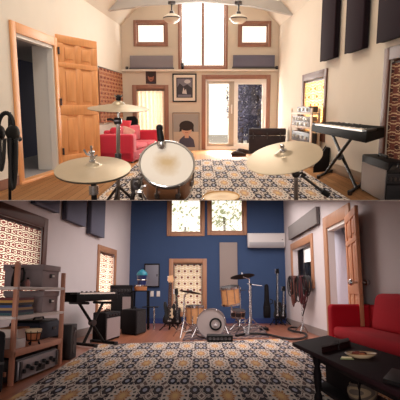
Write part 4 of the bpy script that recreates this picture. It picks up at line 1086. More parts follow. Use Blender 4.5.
# amplifier head on the floor
u0, u1 = su(18.5, .0, 365), su(58, .0, 365)
zt = B.z(S.p(u0, 0, 0), 360)
f = Fr(S.p(u0, .04, .0), S.a * (u1 - u0), S.b * .8, V((0, 0, zt)))
q = thing(B, 'amplifier_head', 'silver-faced amplifier head on the floor under the shelf unit', 'amplifier', f.p(.5, .5, 0))
MB().fr(f, 0, 1, 0, 1, .05, 1).build('chassis', mat('head_black', (40, 38, 42), .5), q, bevel=.012)
MB().fr(f, .02, .98, -.04, 0, .12, .92).build('front_panel', mat('brushed_silver', (142, 136, 140), .35, .6), q, bevel=.004)
for i in range(9):
    MB().lathe(f.p(.1 + i * .095, -.04, .5 + (.1 if i % 2 else -.05)), -f.b, [(.022, 0), (.02, .03), (0, .03)], 12).build('knob', M_black, q)
MB().fr(f, .42, .62, -.055, -.04, .2, .42).build('display', M_black, q)
for u in (.03, .93): MB().fr(f, u, u + .04, -.07, -.04, .15, .9).build('rack_handle', M_steel, q)
for u in (.05, .9): MB().fr(f, u, u + .05, .05, .15, 0, .06).build('foot', M_black, q)
# black case at the left edge
fb = Fr(B.fl(-28, 398), B.fl(2, 395) - B.fl(-28, 398), V((-.08, .16, 0)), V((0, 0, .52)))
q = thing(B, 'instrument_case', 'black case standing at the left edge beside the shelf unit', 'case', fb.p(.5, .5, 0))
MB().fr(fb, 0, 1, 0, 1, .02, 1).build('shell', M_blackm, q, bevel=.03); MB().fr(fb, -.005, 1.005, -.01, 1.01, .48, .52).build('seam_band', M_steel, q); mb = MB(); mb.tube([fb.p(.35, .5, 1), fb.p(.4, .5, 1.1), fb.p(.6, .5, 1.1), fb.p(.65, .5, 1)], .015); mb.build('handle', M_black, q)
# tall loudspeaker right of the shelf
o = B.fl(70.5, 360); fs = Fr(o, B.fl(76, 357) - o, wdir * .3, V((0, 0, B.z(o, 325))))
q = thing(B, 'loudspeaker', 'narrow black loudspeaker on the floor right of the shelf unit', 'speaker', fs.p(.5, .5, 0))
MB().fr(fs).build('cabinet', mat('speaker_black', (34, 26, 28), .5), q, bevel=.01)
nn = -wdir
for w, rd in ((.3, .07), (.62, .07), (.86, .03)): MB().lathe(fs.p(.5, 0, w), nn, [(rd * 1.1, 0), (rd * 1.1, .01), (rd, .012), (rd * .4, -.0), (0, .004)], 20).build('cone', M_steel, q)
# ---- lower keyboard
def keyboard_at(room, a, b, c, thick, *rest, **kw):
    class _R:  # corners already known in the room
        pass
    pts = [a, b, c]
    fl0 = room.fl
    room_fl = lambda x, y, z=0.0: pts[x] if y == 'pt' else fl0(x, y, z)
    room.fl = room_fl
    try: return keyboard(room, (0, 'pt'), (1, 'pt'), (2, 'pt'), a.z, thick, *rest, **kw)
    finally: room.fl = fl0
zk = .850
pt = lambda px, d: V((B.x(d, zk, px), d, zk))
keyboard_at(B, pt(77, 7.3), pt(63.5, 7.5), pt(117.5, 9.7), .14, 'black stage keyboard along the lower left wall beyond the shelf unit', 'black X-shaped stand under the keyboard by the shelf unit',
            (((79, 303), (103.5, 344.5)), ((103, 302.5), (83, 347))), brace=.30)
# ---- amplifiers
gB = mat('amp_grille_pale', (150, 136, 136), .95, var=.1, scale=60, bump=.3)
o = B.fl(105, 342.5); fa = Fr(o, B.fl(120, 337.5) - o, B.fl(92, 341) - o, V((0, 0, B.z(o, 313))))
amp(B, fa, 'black combo amplifier with pale grille beneath the far end of lower keyboard', gw=(.06, .94, .08, .80), knobs=4, gm=gB)
o = B.fl(135.5, 335.8); fa = Fr(o, B.fl(146, 332.5) - o, B.fl(121, 334.3) - o, V((0, 0, B.z(o, 310))))
amp(B, fa, 'big black speaker cabinet in front of the percussion stand', 'speaker_cabinet', gw=(.06, .94, .06, .94), knobs=0, gm=mat('grille_black', (34, 32, 36), .9), cat='speaker')
o = B.fl(110, 330); fa = Fr(o, B.fl(131, 329.5) - o, V((-.05, .55, 0)), V((0, 0, B.z(o, 294))))
amp(B, fa, 'tall black speaker cabinet in the left corner carrying a small amplifier head', 'speaker_cabinet', gw=(.55, .95, .55, .92), knobs=0, gm=gB, cat='speaker', handle=False)
fh = Fr(fa.p(-.06, .05, 1.0), fa.a * 1.06, fa.b * .9, V((0, 0, B.z(o, 285) - B.z(o, 294))))
q = thing(B, 'amplifier_head', 'small black amplifier head on top of the corner speaker cabinet', 'amplifier', fh.p(.5, .5, 0))
MB().fr(fh, 0, 1, 0, 1, .02, 1).build('chassis', M_blackm, q, bevel=.015); MB().fr(fh, .05, .95, -.02, 0, .15, .6).build('front_panel', mat('panel_black', (30, 28, 32), .4), q)
for i in range(6): MB().lathe(fh.p(.15 + i * .13, -.02, .38), V((0, -1, 0)), [(.025, 0), (.022, .025), (0, .025)], 10).build('knob', M_steel, q)
# ---- percussion stand
d = 12.0
c = B.at(140.5, 290.5, d)
q = thing(B, 'percussion_stand', 'black two-tier stand carrying small drums in front of the blue wall', 'stand', V((c.x, c.y, 0)))
MB().box((c.x - .19, c.y - .2, c.z - .025), (c.x + .23, c.y + .2, c.z)).build('tray', M_black, q, bevel=.006)
c2 = B.at(150, 306.5, d - .2); MB().box((c2.x - .17, c2.y - .16, c2.z - .02), (c2.x + .2, c2.y + .16, c2.z)).build('tray', M_black, q, bevel=.006)
for dx, dy in ((-.15, -.15), (.18, -.15), (-.15, .15), (.18, .15)): MB().cyl((c.x + dx * 1.1, c.y + dy, 0), (c.x + dx, c.y + dy, c.z - .02), .018).build('leg', M_black, q)
MB().cyl((c2.x + .1, c2.y, 0), (c2.x + .1, c2.y, c2.z), .02).build('leg', M_chrome, q)
zt = B.at(140.5, 285, d).z - c.z
b_ = V((c.x, c.y, c.z))
q = thing(B, 'bongo_drum', 'low wooden drum on the top tray of the black percussion stand', 'drum', b_)
MB().lathe(b_, (0, 0, 1), [(0, .002), (.145, .002), (.155, zt * .5), (.15, zt)], 28).build('shell', mat('bongo_wood', (186, 120, 76), .4, var=.2, scale=8), q)
MB().lathe(b_, (0, 0, 1), [(.156, zt * .72), (.164, zt * .78), (.164, zt * .98), (.15, zt), (0, zt + .002)], 28).build('hoop', M_chrome, q)
b2 = b_ + V((.03, 0, zt + .003)); zz = B.at(140.5, 274.5, d).z - b2.z
q = thing(B, 'goblet_drum', 'deep blue drum with teal head, standing on the low wooden drum', 'drum', b2)
MB().lathe(b2, (0, 0, 1), [(0, 0), (.10, 0), (.105, zz * .3), (.12, zz * .8), (.125, zz)], 28).build('shell', mat('deep_blue_shell', (24, 40, 92), .3), q)
MB().lathe(b2 + V((0, 0, zz)), (0, 0, 1), [(.13, -.02), (.132, .01), (.11, .05), (.06, .10), (0, .13)], 28).build('head', mat('teal_head', (40, 128, 150), .4), q)
MB().lathe(b2, (0, 0, 1), [(.112, zz * .4), (.122, zz * .46), (.118, zz * .52)], 28, cap=False).build('band', M_chrome, q)

# ---- electric guitars on stands
def guitar(room, base, top, body_m, neck_m, guard_m, head_m, label, lab_st, w=.17, bl=.46, bass=True, name='electric_guitar', facing=V((0.15, -1, 0)), nk=1.0):
    """base = lowest point of body, top = end of the headstock"""
    base, top = V(base), V(top); y = (top - base); L = y.length; y.normalize(); fz = facing.normalized(); fz = (fz - y * fz.dot(y)).normalized(); x = y.cross(fz).normalized()
    P = lambda a, b, c=0: base + x * a + y * b + fz * c
    r = thing(room, name, label, 'guitar', base)
    out = [(0, 0), (.6, .02), (.95, .16), (.92, .34), (.66, .5), (.72, .66), (.86, .82), (.78, .98), (.5, 1.0), (.32, .84), (-.32, .84), (-.46, 1.06), (-.8, 1.08), (-.88, .9), (-.74, .68), (-.66, .5), (-.9, .32), (-.92, .14), (-.58, .02)]
    MB().prism([P(a * w, b * bl, -.02) for a, b in out], fz * .045).build('body', body_m, r, bevel=.012)
    if guard_m: MB().prism([P(a * w, b * bl, .026) for a, b in [(.0, .36), (.45, .3), (.6, .4), (.45, .5), (.5, .72), (.3, .8), (.1, .7)]], fz * .006).build('pickguard', guard_m, r)
    for b in (.4, .58): MB().prism([P(-.22 * w, b * bl, .03), P(.22 * w, b * bl, .03), P(.22 * w, (b + .09) * bl, .03), P(-.22 * w, (b + .09) * bl, .03)], fz * .012).build('pickup', M_black, r)
    MB().prism([P(-.25 * w, .16 * bl, .03), P(.25 * w, .16 * bl, .03), P(.25 * w, .24 * bl, .03), P(-.25 * w, .24 * bl, .03)], fz * .012).build('bridge', M_chrome, r)
    hb = L - .17
    MB().prism([P(-.03 * nk, bl * .8, .02), P(.03 * nk, bl * .8, .02), P(.024 * nk, hb, .02), P(-.024 * nk, hb, .02)], fz * .025).build('neck', neck_m, r)
    MB().prism([P(-.026 * nk, hb, .015), P(.03 * nk, hb, .015), P(.05 * nk, hb + .05, .015), P(.035 * nk, L, .015), P(-.03 * nk, L - .02, .015), P(-.045 * nk, hb + .06, .015)], fz * .02).build('headstock', head_m, r)
    for k in range(4): MB().cyl(P(-.04, hb + .04 + .03 * k, .025), P(-.075, hb + .04 + .03 * k, .025), .008, seg=8).build('tuning_peg', M_chrome, r)
    mb = MB()
    for k in range(4): mb.cyl(P(-.018 + .012 * k, .2 * bl, .048), P(-.015 + .010 * k, hb + .03, .047), .0016, seg=4)
    mb.build('strings', M_chrome, r)
    if lab_st:
        s = thing(room, 'guitar_stand', lab_st, 'stand', V((base.x, base.y, 0)))
        bk = V((base.x, base.y + .14, 0))
        MB().cyl(V((base.x, base.y + .10, .0)), V((base.x, base.y + .12, .55)), .012).build('upright', M_black, s)
        for k in (-1, 1): MB().cyl(V((base.x, base.y + .10, .2)), V((base.x + k * .2, base.y - .12, 0.01)), .012).build('leg', M_black, s)
        MB().cyl(V((base.x, base.y + .10, .2)), V((base.x, base.y + .35, 0.01)), .012).build('leg', M_black, s)
        for k in (-1, 1): MB().tube([V((base.x + k * .02, base.y + .1, base.z - .02)), V((base.x + k * .1, base.y + .02, base.z - .03)), V((base.x + k * .1, base.y - .06, base.z - .03)), V((base.x + k * .1, base.y - .07, base.z + .02))], .010).build('cradle_arm', M_black, s)
    return r
M_neck = mat('rosewood', (58, 28, 26), .5); M_maple = mat('pale_maple', (226, 176, 130), .4); M_gb = mat('gloss_black', (16, 12, 14), .35, spec=.3)
M_guard = mat('pearl_guard', (210, 186, 150), .4)
d = 11.6
b0 = B.at(169, 325, d); t0 = B.at(170.5, 275, d)
guitar(B, b0, t0, M_gb, M_neck, M_guard, M_maple, 'dark bass guitar with pale headstock, left of the curtained window', 'black tripod stand holding the bass with pale headstock', w=.16, bl=.48, nk=1.5)
b0 = B.at(177.5, 325, d + .3); t0 = B.at(176, 288, d + .35)
guitar(B, b0, t0, M_gb, M_gb, None, M_gb, 'all-black guitar between the pale-headed bass and the drum kit', 'black stand holding the all-black guitar', w=.11, bl=.4)
# right corner: instruments against the blue wall
d = 13.3
b0 = B.at(267.5, 318, d)
q = thing(B, 'guitar_case', 'slim black gig bag leaning on the blue wall right of the cymbal stand', 'case', b0 * 1.0)
mb = MB(); w_ = .085; H = B.at(267.5, 284, d).z - b0.z
out = [(-w_, 0), (w_, 0), (w_ * 1.05, H * .3), (w_ * .7, H * .5), (w_ * .6, H * .95), (w_ * .3, H), (-w_ * .3, H), (-w_ * .6, H * .95), (-w_ * .7, H * .5), (-w_ * 1.05, H * .3)]
MB().prism([b0 + V((a, 0, z)) for a, z in out], V((0, .14, 0))).build('shell', M_blackm, q, bevel=.02)
MB().prism([b0 + V((a * .7, -.03, z)) for a, z in ((-w_, H * .06), (w_, H * .06), (w_, H * .34), (-w_, H * .34))], V((0, .03, 0))).build('pocket', M_blackm, q, bevel=.01)
mb = MB(); mb.tube([b0 + V((w_ * .9, 0, H * .4)), b0 + V((w_ * 1.7, 0, H * .44)), b0 + V((w_ * 1.7, 0, H * .52)), b0 + V((w_ * .8, 0, H * .56))], .012); mb.build('handle', M_black, q)
b0 = B.at(277, 319, d); t0 = B.at(277, 268.5, d + .25)
guitar(B, b0, t0, M_gb, M_gb, None, M_gb, 'long-necked black bass against the blue wall, tallest in the right corner', 'black stand under the long-necked bass in the right corner', w=.10, bl=.45)
b0 = B.at(282.5, 319, d + .1); t0 = B.at(283.5, 286, d + .3)
guitar(B, b0, t0, M_gb, M_neck, None, M_gb, 'short dark guitar in the right corner beside the tall bass', 'black stand under the short dark guitar in the right corner', w=.10, bl=.4)

# ---- drum kit
M_orange = mat('amber_shell', (214, 158, 108), .3, var=.18, scale=7, stretch=(1, 1, 5), coat=.5)
M_dcym = mat('dark_bronze', (34, 27, 27), .6, .0, spec=.25)
M_dhead = mat('black_head', (40, 34, 38), .5)
def bdrum(px, py, w, R, depth_, n, label, shell, head, name, lugs=8, ring=True, hoop=None):
    d = 2 * R * F_PX / w; c = B.at(px, py, d); n = V(n).normalized()
    r = thing(B, name, label, 'drum', c)
    MB().lathe(c, n, [(R * .97, -depth_), (R * .97, -.02)], 40).build('shell', shell, r)
    for z in (0, -depth_): MB().lathe(c + n * z, n, [(R * .97, -.025), (R * 1.03, -.025), (R * 1.03, .015), (R * .97, .015), (R * .97, -.025)], 40, cap=False).build('hoop', hoop or M_chrome, r)
    hd = MB().lathe(c, n, [(R * .98, 0), (0, .004)], 40, cap=False).build('drum_head', head, r)
    a, b, _ = MB().basis(n)
    for k in range(lugs):
        t = 2 * math.pi * (k + .5) / lugs; e = a * math.cos(t) + b * math.sin(t); mb = MB(); mb.cyl(c + e * R * 1.02 + n * .015, c + e * R * 1.02 - n * depth_ * .9, .008, seg=6); mb.build('lug', M_chrome, r)
    return r, c, n, R, d, hd
nb = V((-.08, -1, .02))
r, c, n, R, d, hd = bdrum(211, 323.4, 27.5, .26, .42, nb, 'bass drum with pale front head and dark round emblem', M_orange, mat('grey_white_head', (184, 172, 170), .5), 'bass_drum', hoop=mat('hoop_grey', (120, 110, 112), .4))
a, b, _ = MB().basis(n)
ex = V((1, 0, 0)); ex = (ex - n * ex.dot(n)).normalized(); ez = V((0, 0, 1)); ez = (ez - n * ez.z).normalized()
lc = c + ex * .085 - ez * .02 + n * .006
MB().lathe(lc, n, [(.115, .0), (.115, .003), (.082, .003), (.082, 0)], 32, cap=False).build('emblem_ring', M_black, hd)
MB().prism([lc + ex * x_ + ez * z_ for x_, z_ in ((-.05, -.045), (.05, -.045), (.03, .02), (0, .06), (-.03, .02))], n * .004).build('emblem_mark', mat('mark_grey', (128, 118, 122), .5), hd)
MB().prism([lc + ex * x_ + ez * z_ + n * .004 for x_, z_ in ((-.03, -.03), (.03, -.03), (0, .03))], n * .003).build('emblem_mark', mat('mark_pale', (190, 180, 178), .5), hd)
for s in (-1, 1):
    p = c - n * .12 + ex * s * R * .95 - ez * .05; q_ = c + n * .06 + ex * s * R * 1.35; q_.z = .028
    MB().cyl(p, q_, .012).build('spur', M_chrome, r)
# stage box in front of it
o = B.fl(207, 342, .014); fx = Fr(o, B.fl(233, 342, .014) - o, V((0, .35, 0)), V((0, 0, B.z(o, 335.5) - .014)))
q = thing(B, 'stage_box', 'low black box on the rug edge in front of the bass drum', 'box', fx.p(.5, .5, 0))
MB().fr(fx, 0, 1, 0, 1, .05, 1).build('case', M_black, q, bevel=.01)
for i in range(6): MB().lathe(fx.p(.12 + .15 * i, 0, .5), (0, -1, 0), [(.026, 0), (.026, .008), (.018, .008), (.0, .002)], 12).build('socket', M_steel, q)
for u in (.03, .9): MB().fr(fx, u, u + .07, .1, .9, 0, .06).build('foot', M_steel, q)
# floor tom, rack tom
r, c, n, R, d, hd = bdrum(194.8, 306, 17.5, .19, .36, V((0, -.06, 1)), 'amber floor tom left of the bass drum', M_orange, M_dhead, 'floor_tom')
for t in (.5, 2.6, 4.5):
    e1 = V((math.cos(t), math.sin(t), 0)); MB().cyl(c + e1 * R * 1.05 - V((0, 0, .2)), V((c.x + e1.x * R * 1.2, c.y + e1.y * R * 1.2, .026)), .010).build('leg', M_chrome, r)
r, c, n, R, d, hd = bdrum(229.5, 287.2, 18.5, .19, .33, V((-.10, -.16, 1)), 'amber rack tom above the bass drum, before the beige panel', M_orange, M_dhead, 'rack_tom')
MB().cyl(c - n * .33 + V((.0, 0, 0)), B.at(232, 313, d), .015).build('mount_arm', M_chrome, r)
def cym(px, py, w, h, roll, R, m, label, name='cymbal', bow=.09):
    d = 2 * R * F_PX / w; c = B.at(px, py, d); n = B.disc_normal(w, h, roll, True)
    solo(B, name, label, 'cymbal', MB().lathe(c, n, cymbal_prof(R, bow, .2), 40), m, base=c); return c, n, d
def tri_stand(c, n, label, foot=(0, 0), spread=.28, m=M_chrome, boom=None):
    s = thing(B, 'cymbal_stand', label, 'stand', V((c.x + foot[0], c.y + foot[1], 0)))
    MB().lathe(c + V(n) * .03, n, [(.02, 0), (.02, .02), (.008, .03), (.008, .06), (.0, .06)], 10).build('wing_nut', m, s)
    b = V((c.x + foot[0], c.y + foot[1], 0)); top = V((b.x, b.y, c.z - .05))
    MB().cyl(top - V((0, 0, .0)), c, .010).build('tilter_rod', m, s)
    MB().cyl(V((b.x, b.y, .15)), top, .013).build('tube', m, s)
    for z in (c.z * .45, c.z * .72): MB().cyl((b.x, b.y, z), (b.x, b.y, z + .05), .024).build('height_clamp', m, s)
    for t in (.3, 2.4, 4.5):
        e1 = V((math.cos(t), math.sin(t), 0)); MB().cyl((b.x, b.y, .34), b + e1 * spread + V((0, 0, .028)), .011).build('leg', m, s); MB().cyl((b.x, b.y, .12), b + e1 * spread * .6 + V((0, 0, .15)), .007).build('leg_brace', m, s)
    return s
c, n, d = cym(190.5, 292.3, 22, 6, -9, .21, M_dcym, 'small dark cymbal in front of the lit curtain'); tri_stand(c, n, 'chrome stand under the small cymbal before the lit curtain', (-.12, .05))
c, n, d = cym(242.5, 276.5, 24, 8.5, 7, .25, M_dcym, 'large dark cymbal high above the rack tom'); tri_stand(c, n, 'tall chrome stand right of the rack tom, under the large cymbal', (.15, .1), .36)
c, n, d = cym(240.5, 290.5, 12, 2.2, 4, .15, M_dcym, 'small low cymbal just right of the rack tom'); tri_stand(c, n, 'short chrome stand under the small low cymbal', (.0, .1), .25)
# boom microphone stand
d = 11.8; b = B.at(251, 300, d); base = V((b.x, b.y, 0)); top = V((b.x, b.y, B.at(251, 283.5, d).z))
s = thing(B, 'microphone_stand', 'thin chrome boom stand reaching right, beside the large cymbal', 'stand', base)
MB().cyl(base + V((0, 0, .1)), top, .012).build('pole', M_chrome, s); MB().cyl(top - V((.08, 0, .01)), B.at(262, 286, d), .009).build('boom_arm', M_chrome, s); MB().lathe(top - V((0, 0, .02)), (0, -1, 0), [(.025, -.03), (.025, .03)], 12).build('clutch', M_black, s)
for t in (.2, 2.3, 4.4): MB().cyl(base + V((0, 0, .12)), base + V((math.cos(t) * .3, math.sin(t) * .3, .028)), .011).build('leg', M_chrome, s)
# snare and pedal to the right
r, c, n, R, d, hd = bdrum(238, 310.5, 14, .16, .13, V((.05, -.2, 1)), 'small chrome snare drum low between the cymbal stands', M_steel, M_dhead, 'snare_drum')
q = c.copy(); q.z = 0
for t in (.4, 2.5, 4.6): MB().cyl(c - n * .1 + V((math.cos(t) * .13, math.sin(t) * .13, -.02)), q + V((-math.cos(t) * .2, -math.sin(t) * .2, .024)), .009).build('stand_leg', M_chrome, r)
p = B.fl(264, 330.5)
r = thing(B, 'effects_pedal', 'small black effects pedal on the floor at the right end of the kilim', 'pedal', p)
MB().prism([p + V((-.09, -.12, .013)), p + V((.09, -.12, .013)), p + V((.09, .12, .013)), p + V((-.09, .12, .013))], V((0, 0, .055))).build('case', M_black, r, bevel=.01)
MB().lathe(p + V((0, -.05, .068)), (0, 0, 1), [(.025, 0), (.025, .015), (0, .018)], 14).build('footswitch', M_chrome, r)
for k in (-1, 1): MB().lathe(p + V((k * .045, .06, .068)), (0, 0, 1), [(.018, 0), (.016, .02), (0, .02)], 12).build('knob', M_steel, r)
p = B.fl(246, 335.5)
r = thing(B, 'hi_hat_pedal', 'chrome foot pedal on the kilim right of the stage box', 'pedal', p)
MB().prism([p + V((-.05, -.15, .02)), p + V((.05, -.15, .02)), p + V((.04, .15, .1)), p + V((-.04, .15, .1))], V((0, 0, .02))).build('footboard', M_chrome, r); MB().box((p.x - .06, p.y - .17, 0), (p.x + .06, p.y + .2, .015)).build('base_plate', M_steel, r); MB().cyl(p + V((0, .17, 0)), p + V((0, .17, .3)), .012).build('pull_post', M_chrome, r)

# ---- cable rack in front of the control-room window
pA, pB = B.at(292.5, 277, 11.3), B.at(310.5, 277, 10.3)
top = (pA + pB) / 2; base = V((top.x, top.y, 0)); bd = (pB - pA); bl_ = bd.length; bd.normalize()
s = thing(B, 'cable_stand', 'chrome stand hung with cables in front of the control-room window', 'stand', base)
MB().cyl(base + V((0, 0, .08)), top, .016).build('pole', M_chrome, s)
MB().cyl(pA, pB, .014).build('cross_bar', M_steel, s)
MB().cyl(base + V((0, 0, .35)), base + bd * .3 + V((-.05, -.1, .62)), .013).build('boom_arm', M_steel, s)
for t in (.2, 2.3, 4.4): MB().cyl(base + V((0, 0, .2)), base + V((-.05 + math.cos(t) * .16, math.sin(t) * .24, .012)), .013).build('leg', M_chrome, s)
cc = [mat('cable_black', (22, 18, 22), .5), mat('cable_brown', (92, 48, 40), .5), mat('cable_wine', (80, 30, 36), .5)]
labs = ['black cable coil on cable stand, nearest the drum kit', 'brown cable coil second from left on cable stand', 'black cable coil in the middle of the cable stand', 'wine-red cable coil second from right on cable stand', 'black cable coil on cable stand, nearest the doorway']
for k in range(5):
    mb = MB(); rr = random.Random(30 + k); pc = pA + bd * (bl_ * (.1 + .2 * k))
    kk = (.42, .62, .55, .66, .40)[k]
    for j in range(7):
        ln = kk * rr.uniform(.55, 1.05); w_ = rr.uniform(.04, .2); ox = rr.uniform(-.06, .06)
        pts = [pc + bd * (ox + w_ * math.sin(2 * math.pi * i / 20)) + V((-.02 - .012 * j, .004 * j, .02 - ln / 2 + ln / 2 * math.cos(2 * math.pi * i / 20))) for i in range(21)]
        mb.tube(pts, .014, 6)
    solo(B, 'cable_coil', labs[k], 'cable', mb, cc[(0, 1, 0, 2, 0)[k]], base=pc)
# floor cables
def floor_cable(pts, rad, label, z=.037):
    P = [B.fl(x, y) for x, y in pts]; out = []
    for i in range(len(P) - 1):
        p0, p1, p2, p3 = P[max(i - 1, 0)], P[i], P[i + 1], P[min(i + 2, len(P) - 1)]
        for j in range(8):
            t = j / 8; out.append(.5 * ((2 * p1) + (p2 - p0) * t + (2 * p0 - 5 * p1 + 4 * p2 - p3) * t * t + (3 * p1 - p0 - 3 * p2 + p3) * t ** 3) + V((0, 0, z)))
    out.append(P[-1] + V((0, 0, z))); solo(B, 'cable', label, 'cable', MB().tube(out, rad, 8), M_cable, base=P[0])
floor_cable([(236, 337.5), (250, 335.5), (265, 336), (285, 340.5), (300, 341), (306.5, 338), (304, 335), (294, 333), (288.5, 331), (291, 329), (298, 329.5)], .022, 'thick black cable snaking over the floor right of the drum kit')

# ---- red sofa
M_redB = mat('scarlet_upholstery', (176, 20, 36), .95, var=.06, scale=30, spec=.2)
xf, df = B.x(7.0, .4, 327.5), 7.0
xb = B.rx(7.0) - .03
f = Fr((xf, df, 0), (xb - xf, 0, 0), (-.0, -4.2, 0), (0, 0, B.z(V((xf, df, 0)), 304)))
r = thing(B, 'sofa', 'scarlet sofa along right wall behind the dark coffee table', 'sofa', f.p(.5, .5, 0))
MB().fr(f, .02, 1, .0, 1, .08, .42).build('base', M_redB, r, bevel=.03)
MB().fr(f, 0, 1, -.0, .06, .06, 1).build('armrest', M_redB, r, bevel=.05, seg=3)
MB().fr(f, 0, 1, .94, 1, .06, 1).build('armrest', M_redB, r, bevel=.05, seg=3)
MB().fr(f, .86, 1, .06, .94, .3, 1.0).build('backrest', M_redB, r, bevel=.05, seg=3)
for v0, v1 in ((.062, .938),):
    MB().fr(f, 0, .86, v0, v1, .40, .60).build('seat_cushion', M_redB, r, bevel=.05, seg=3)
zz = (B.z(V((xf + .45, 6.3, 0)), 293.5)) / f.c.z
for v0, v1 in ((.16, .56), (.565, .92)):
    g = Fr(f.p(.62, v0, .58), f.a * .26, f.b * (v1 - v0), V((f.a.x * .14, 0, f.c.z * (zz - .58))))
    MB().fr(g).build('back_cushion', M_redB, r, bevel=.07, seg=3)
for u in (.02, .9):
    for v in (.01, .97): MB().fr(f, u, u + .07, v, v + .015, 0, .09).build('foot', M_black, r)

# ---- coffee table
zt = .42
o = B.fl(292, 342.3, zt); p1 = B.fl(328, 335, zt); p2 = B.fl(401, 392, zt)
M_dw = mat('dark_walnut', (36, 19, 23), .7, spec=.06, var=.3, scale=5, stretch=(1, 4, 1))
T = Fr(V((o.x, o.y, zt - .035)), p1 - V((o.x, o.y, zt)), p2 - V((o.x, o.y, zt)), V((0, 0, .035)))
T.a.z = T.b.z = 0
r = thing(B, 'coffee_table', 'dark wooden coffee table in the lower right foreground', 'table', V((T.p(.5, .5, 0).x, T.p(.5, .5, 0).y, 0)))
MB().fr(T, 0, 1, 0, 1.25, 0, 1).build('tabletop', M_dw, r, bevel=.008)
M_dwb = mat('near_black_wood', (18, 12, 14), .7, spec=.08)
for u in (.20, .8):
    for v in (.25, 1.1):
        c = T.p(u, v, 0); h = zt - .049
        MB().lathe(V((c.x, c.y, .014)), (0, 0, 1), [(.03, 0), (.034, .03), (.022, .06), (.03, .12), (.034, .2), (.022, .26), (.032, .29), (.036, h)], 16).build('leg', M_dwb, r)
MB().fr(T, .22, .84, .14, 1.12, -2.2, 0).build('apron', M_dwb, r)
g = Fr(T.p(.22, .22, 0), T.a * .64, T.b * .9, V((0, 0, .03))); g.o.z = .09
MB().fr(T, .42, .9, .24, .6, -7.5, -2.0).build('under_shade_block', M_dwb, r, bevel=.006)  # added dark block standing in for the shade under the table
MB().fr(g).build('lower_shelf', M_dwb, r, bevel=.006)
def on_table(px, py, z=zt): return B.fl(px, py, z + .001)
def tbox(pa, pb, pc, top, name, label, cat, m, bevel=.006, lid=True):
    o = on_table(*pa); f = Fr(o, on_table(*pb) - o, on_table(*pc) - o, V((0, 0, B.z(o, top) - zt)))
    q = thing(B, name, label, cat, f.p(.5, .5, 0))
    MB().fr(f, 0, 1, 0, 1, 0, .68 if lid else 1).build('body', m, q, bevel=bevel)
    if lid: MB().fr(f, -.02, 1.02, -.02, 1.02, .7, 1).build('lid', m, q, bevel=bevel)
    return f, q
M_wb = mat('dark_box_wood', (44, 22, 24), .7, spec=.08, var=.25, scale=10)
tbox((322, 353.8), (338.5, 350.2), (322, 350), 347.5, 'wooden_box', 'dark wooden box on coffee table, nearer the table corner', 'box', M_wb)
tbox((340, 349.8), (350.5, 347), (338.5, 346), 343.2, 'wooden_box', 'smaller dark wooden box on coffee table, nearer the sofa', 'box', M_wb)
f, q = tbox((383, 383), (408, 391), (392, 372), 378, 'remote_box', 'flat black box on the coffee table at right picture edge', 'box', M_black, lid=False)
c = on_table(361, 357.3)
R = 15 * (c.y) / F_PX
q = thing(B, 'plate', 'cream plate with scraps of food on the coffee table', 'plate', c)
MB().lathe(c, (0, 0, 1), [(0, .004), (R * .5, .004), (R * .6, .0), (R * .66, .004), (R * .98, .024), (R, .028), (R * .95, .030), (R * .62, .014), (0, .012)], 40).build('dish', mat('cream_ceramic', (226, 196, 158), .35), q)
MB().lathe(c, (0, 0, 1), [(R * .99, .026), (R * 1.01, .029), (R * .95, .0312), (R * .93, .029)], 40, cap=False).build('rim_band', mat('tan_glaze', (170, 122, 80), .4), q)
for k, (dx, dy, s, col, lab) in enumerate(((-.25, .1, .026, (120, 56, 44), 'larger reddish-brown morsel at the centre left of the plate'), (.12, .0, .022, (96, 44, 40), 'dark brown morsel at the centre right of the plate'), (-.02, -.3, .018, (176, 96, 60), 'small orange-brown morsel at the near side of the plate'))):
    p = c + V((dx * R, dy * R, .014 + s * .5)); solo(B, 'food_morsel', lab, 'food', MB().ball(p, s, (1.3, 1.1, .6), 12), mat('morsel%d' % k, col, .6, bump=.4, scale=40), base=p)
p = on_table(347, 359.6)
q = thing(B, 'lemon_wedge', 'pale greenish wedge lying on the table beside the plate', 'food', p)
MB().prism([p + V((-.045, 0, 0)), p + V((.045, -.01, 0)), p + V((.05, .04, 0)), p + V((-.03, .05, 0))], V((0, 0, .008))).build('rind', mat('rind_green', (120, 124, 84), .6), q, bevel=.003)
MB().prism([p + V((-.035, .005, .008)), p + V((.035, -.003, .008)), p + V((.04, .034, .008)), p + V((-.024, .042, .008))], V((0, 0, .01))).build('flesh', mat('pale_flesh', (206, 190, 150), .6), q, bevel=.003)
# woven pouf under the table
c = B.fl(364, 418)
q = thing(B, 'woven_basket', 'tan woven basket on the low shelf under the near side of coffee table', 'basket', c)
m = bpy.data.materials.new('wicker'); m.use_nodes = True; e = NB(m); b = e.N['Principled BSDF']; x, y, z, vec = e.xyz(scale=(60, 60, 60))
e.Lk.new(e.mix(e.gt(e.m('SINE', e.m('ADD', e.m('ADD', x, y), e.m('MULTIPLY', e.m('SINE', z), 2.0))), 0), (104, 86, 66), (62, 50, 42)), b.inputs['Base Color']); b.inputs['Roughness'].default_value = .9
R = .105
MB().lathe(c + V((0, 0, .13)), (0, 0, 1), [(0, 0), (R * .85, 0), (R, .04), (R * .98, .07), (R * .8, .09), (0, .10)], 28).build('body', m, q)
MB().lathe(c + V((0, 0, .13)), (0, 0, 1), [(R * .8, .085), (R * .86, .095), (R * .8, .105)], 28, cap=False).build('rim', m, q)
# ================================================================== place the rooms, camera, light
bpy.context.view_layer.update()
for o, room in ROOTS: o.matrix_world = room.M @ o.matrix_world
bpy.context.view_layer.update()
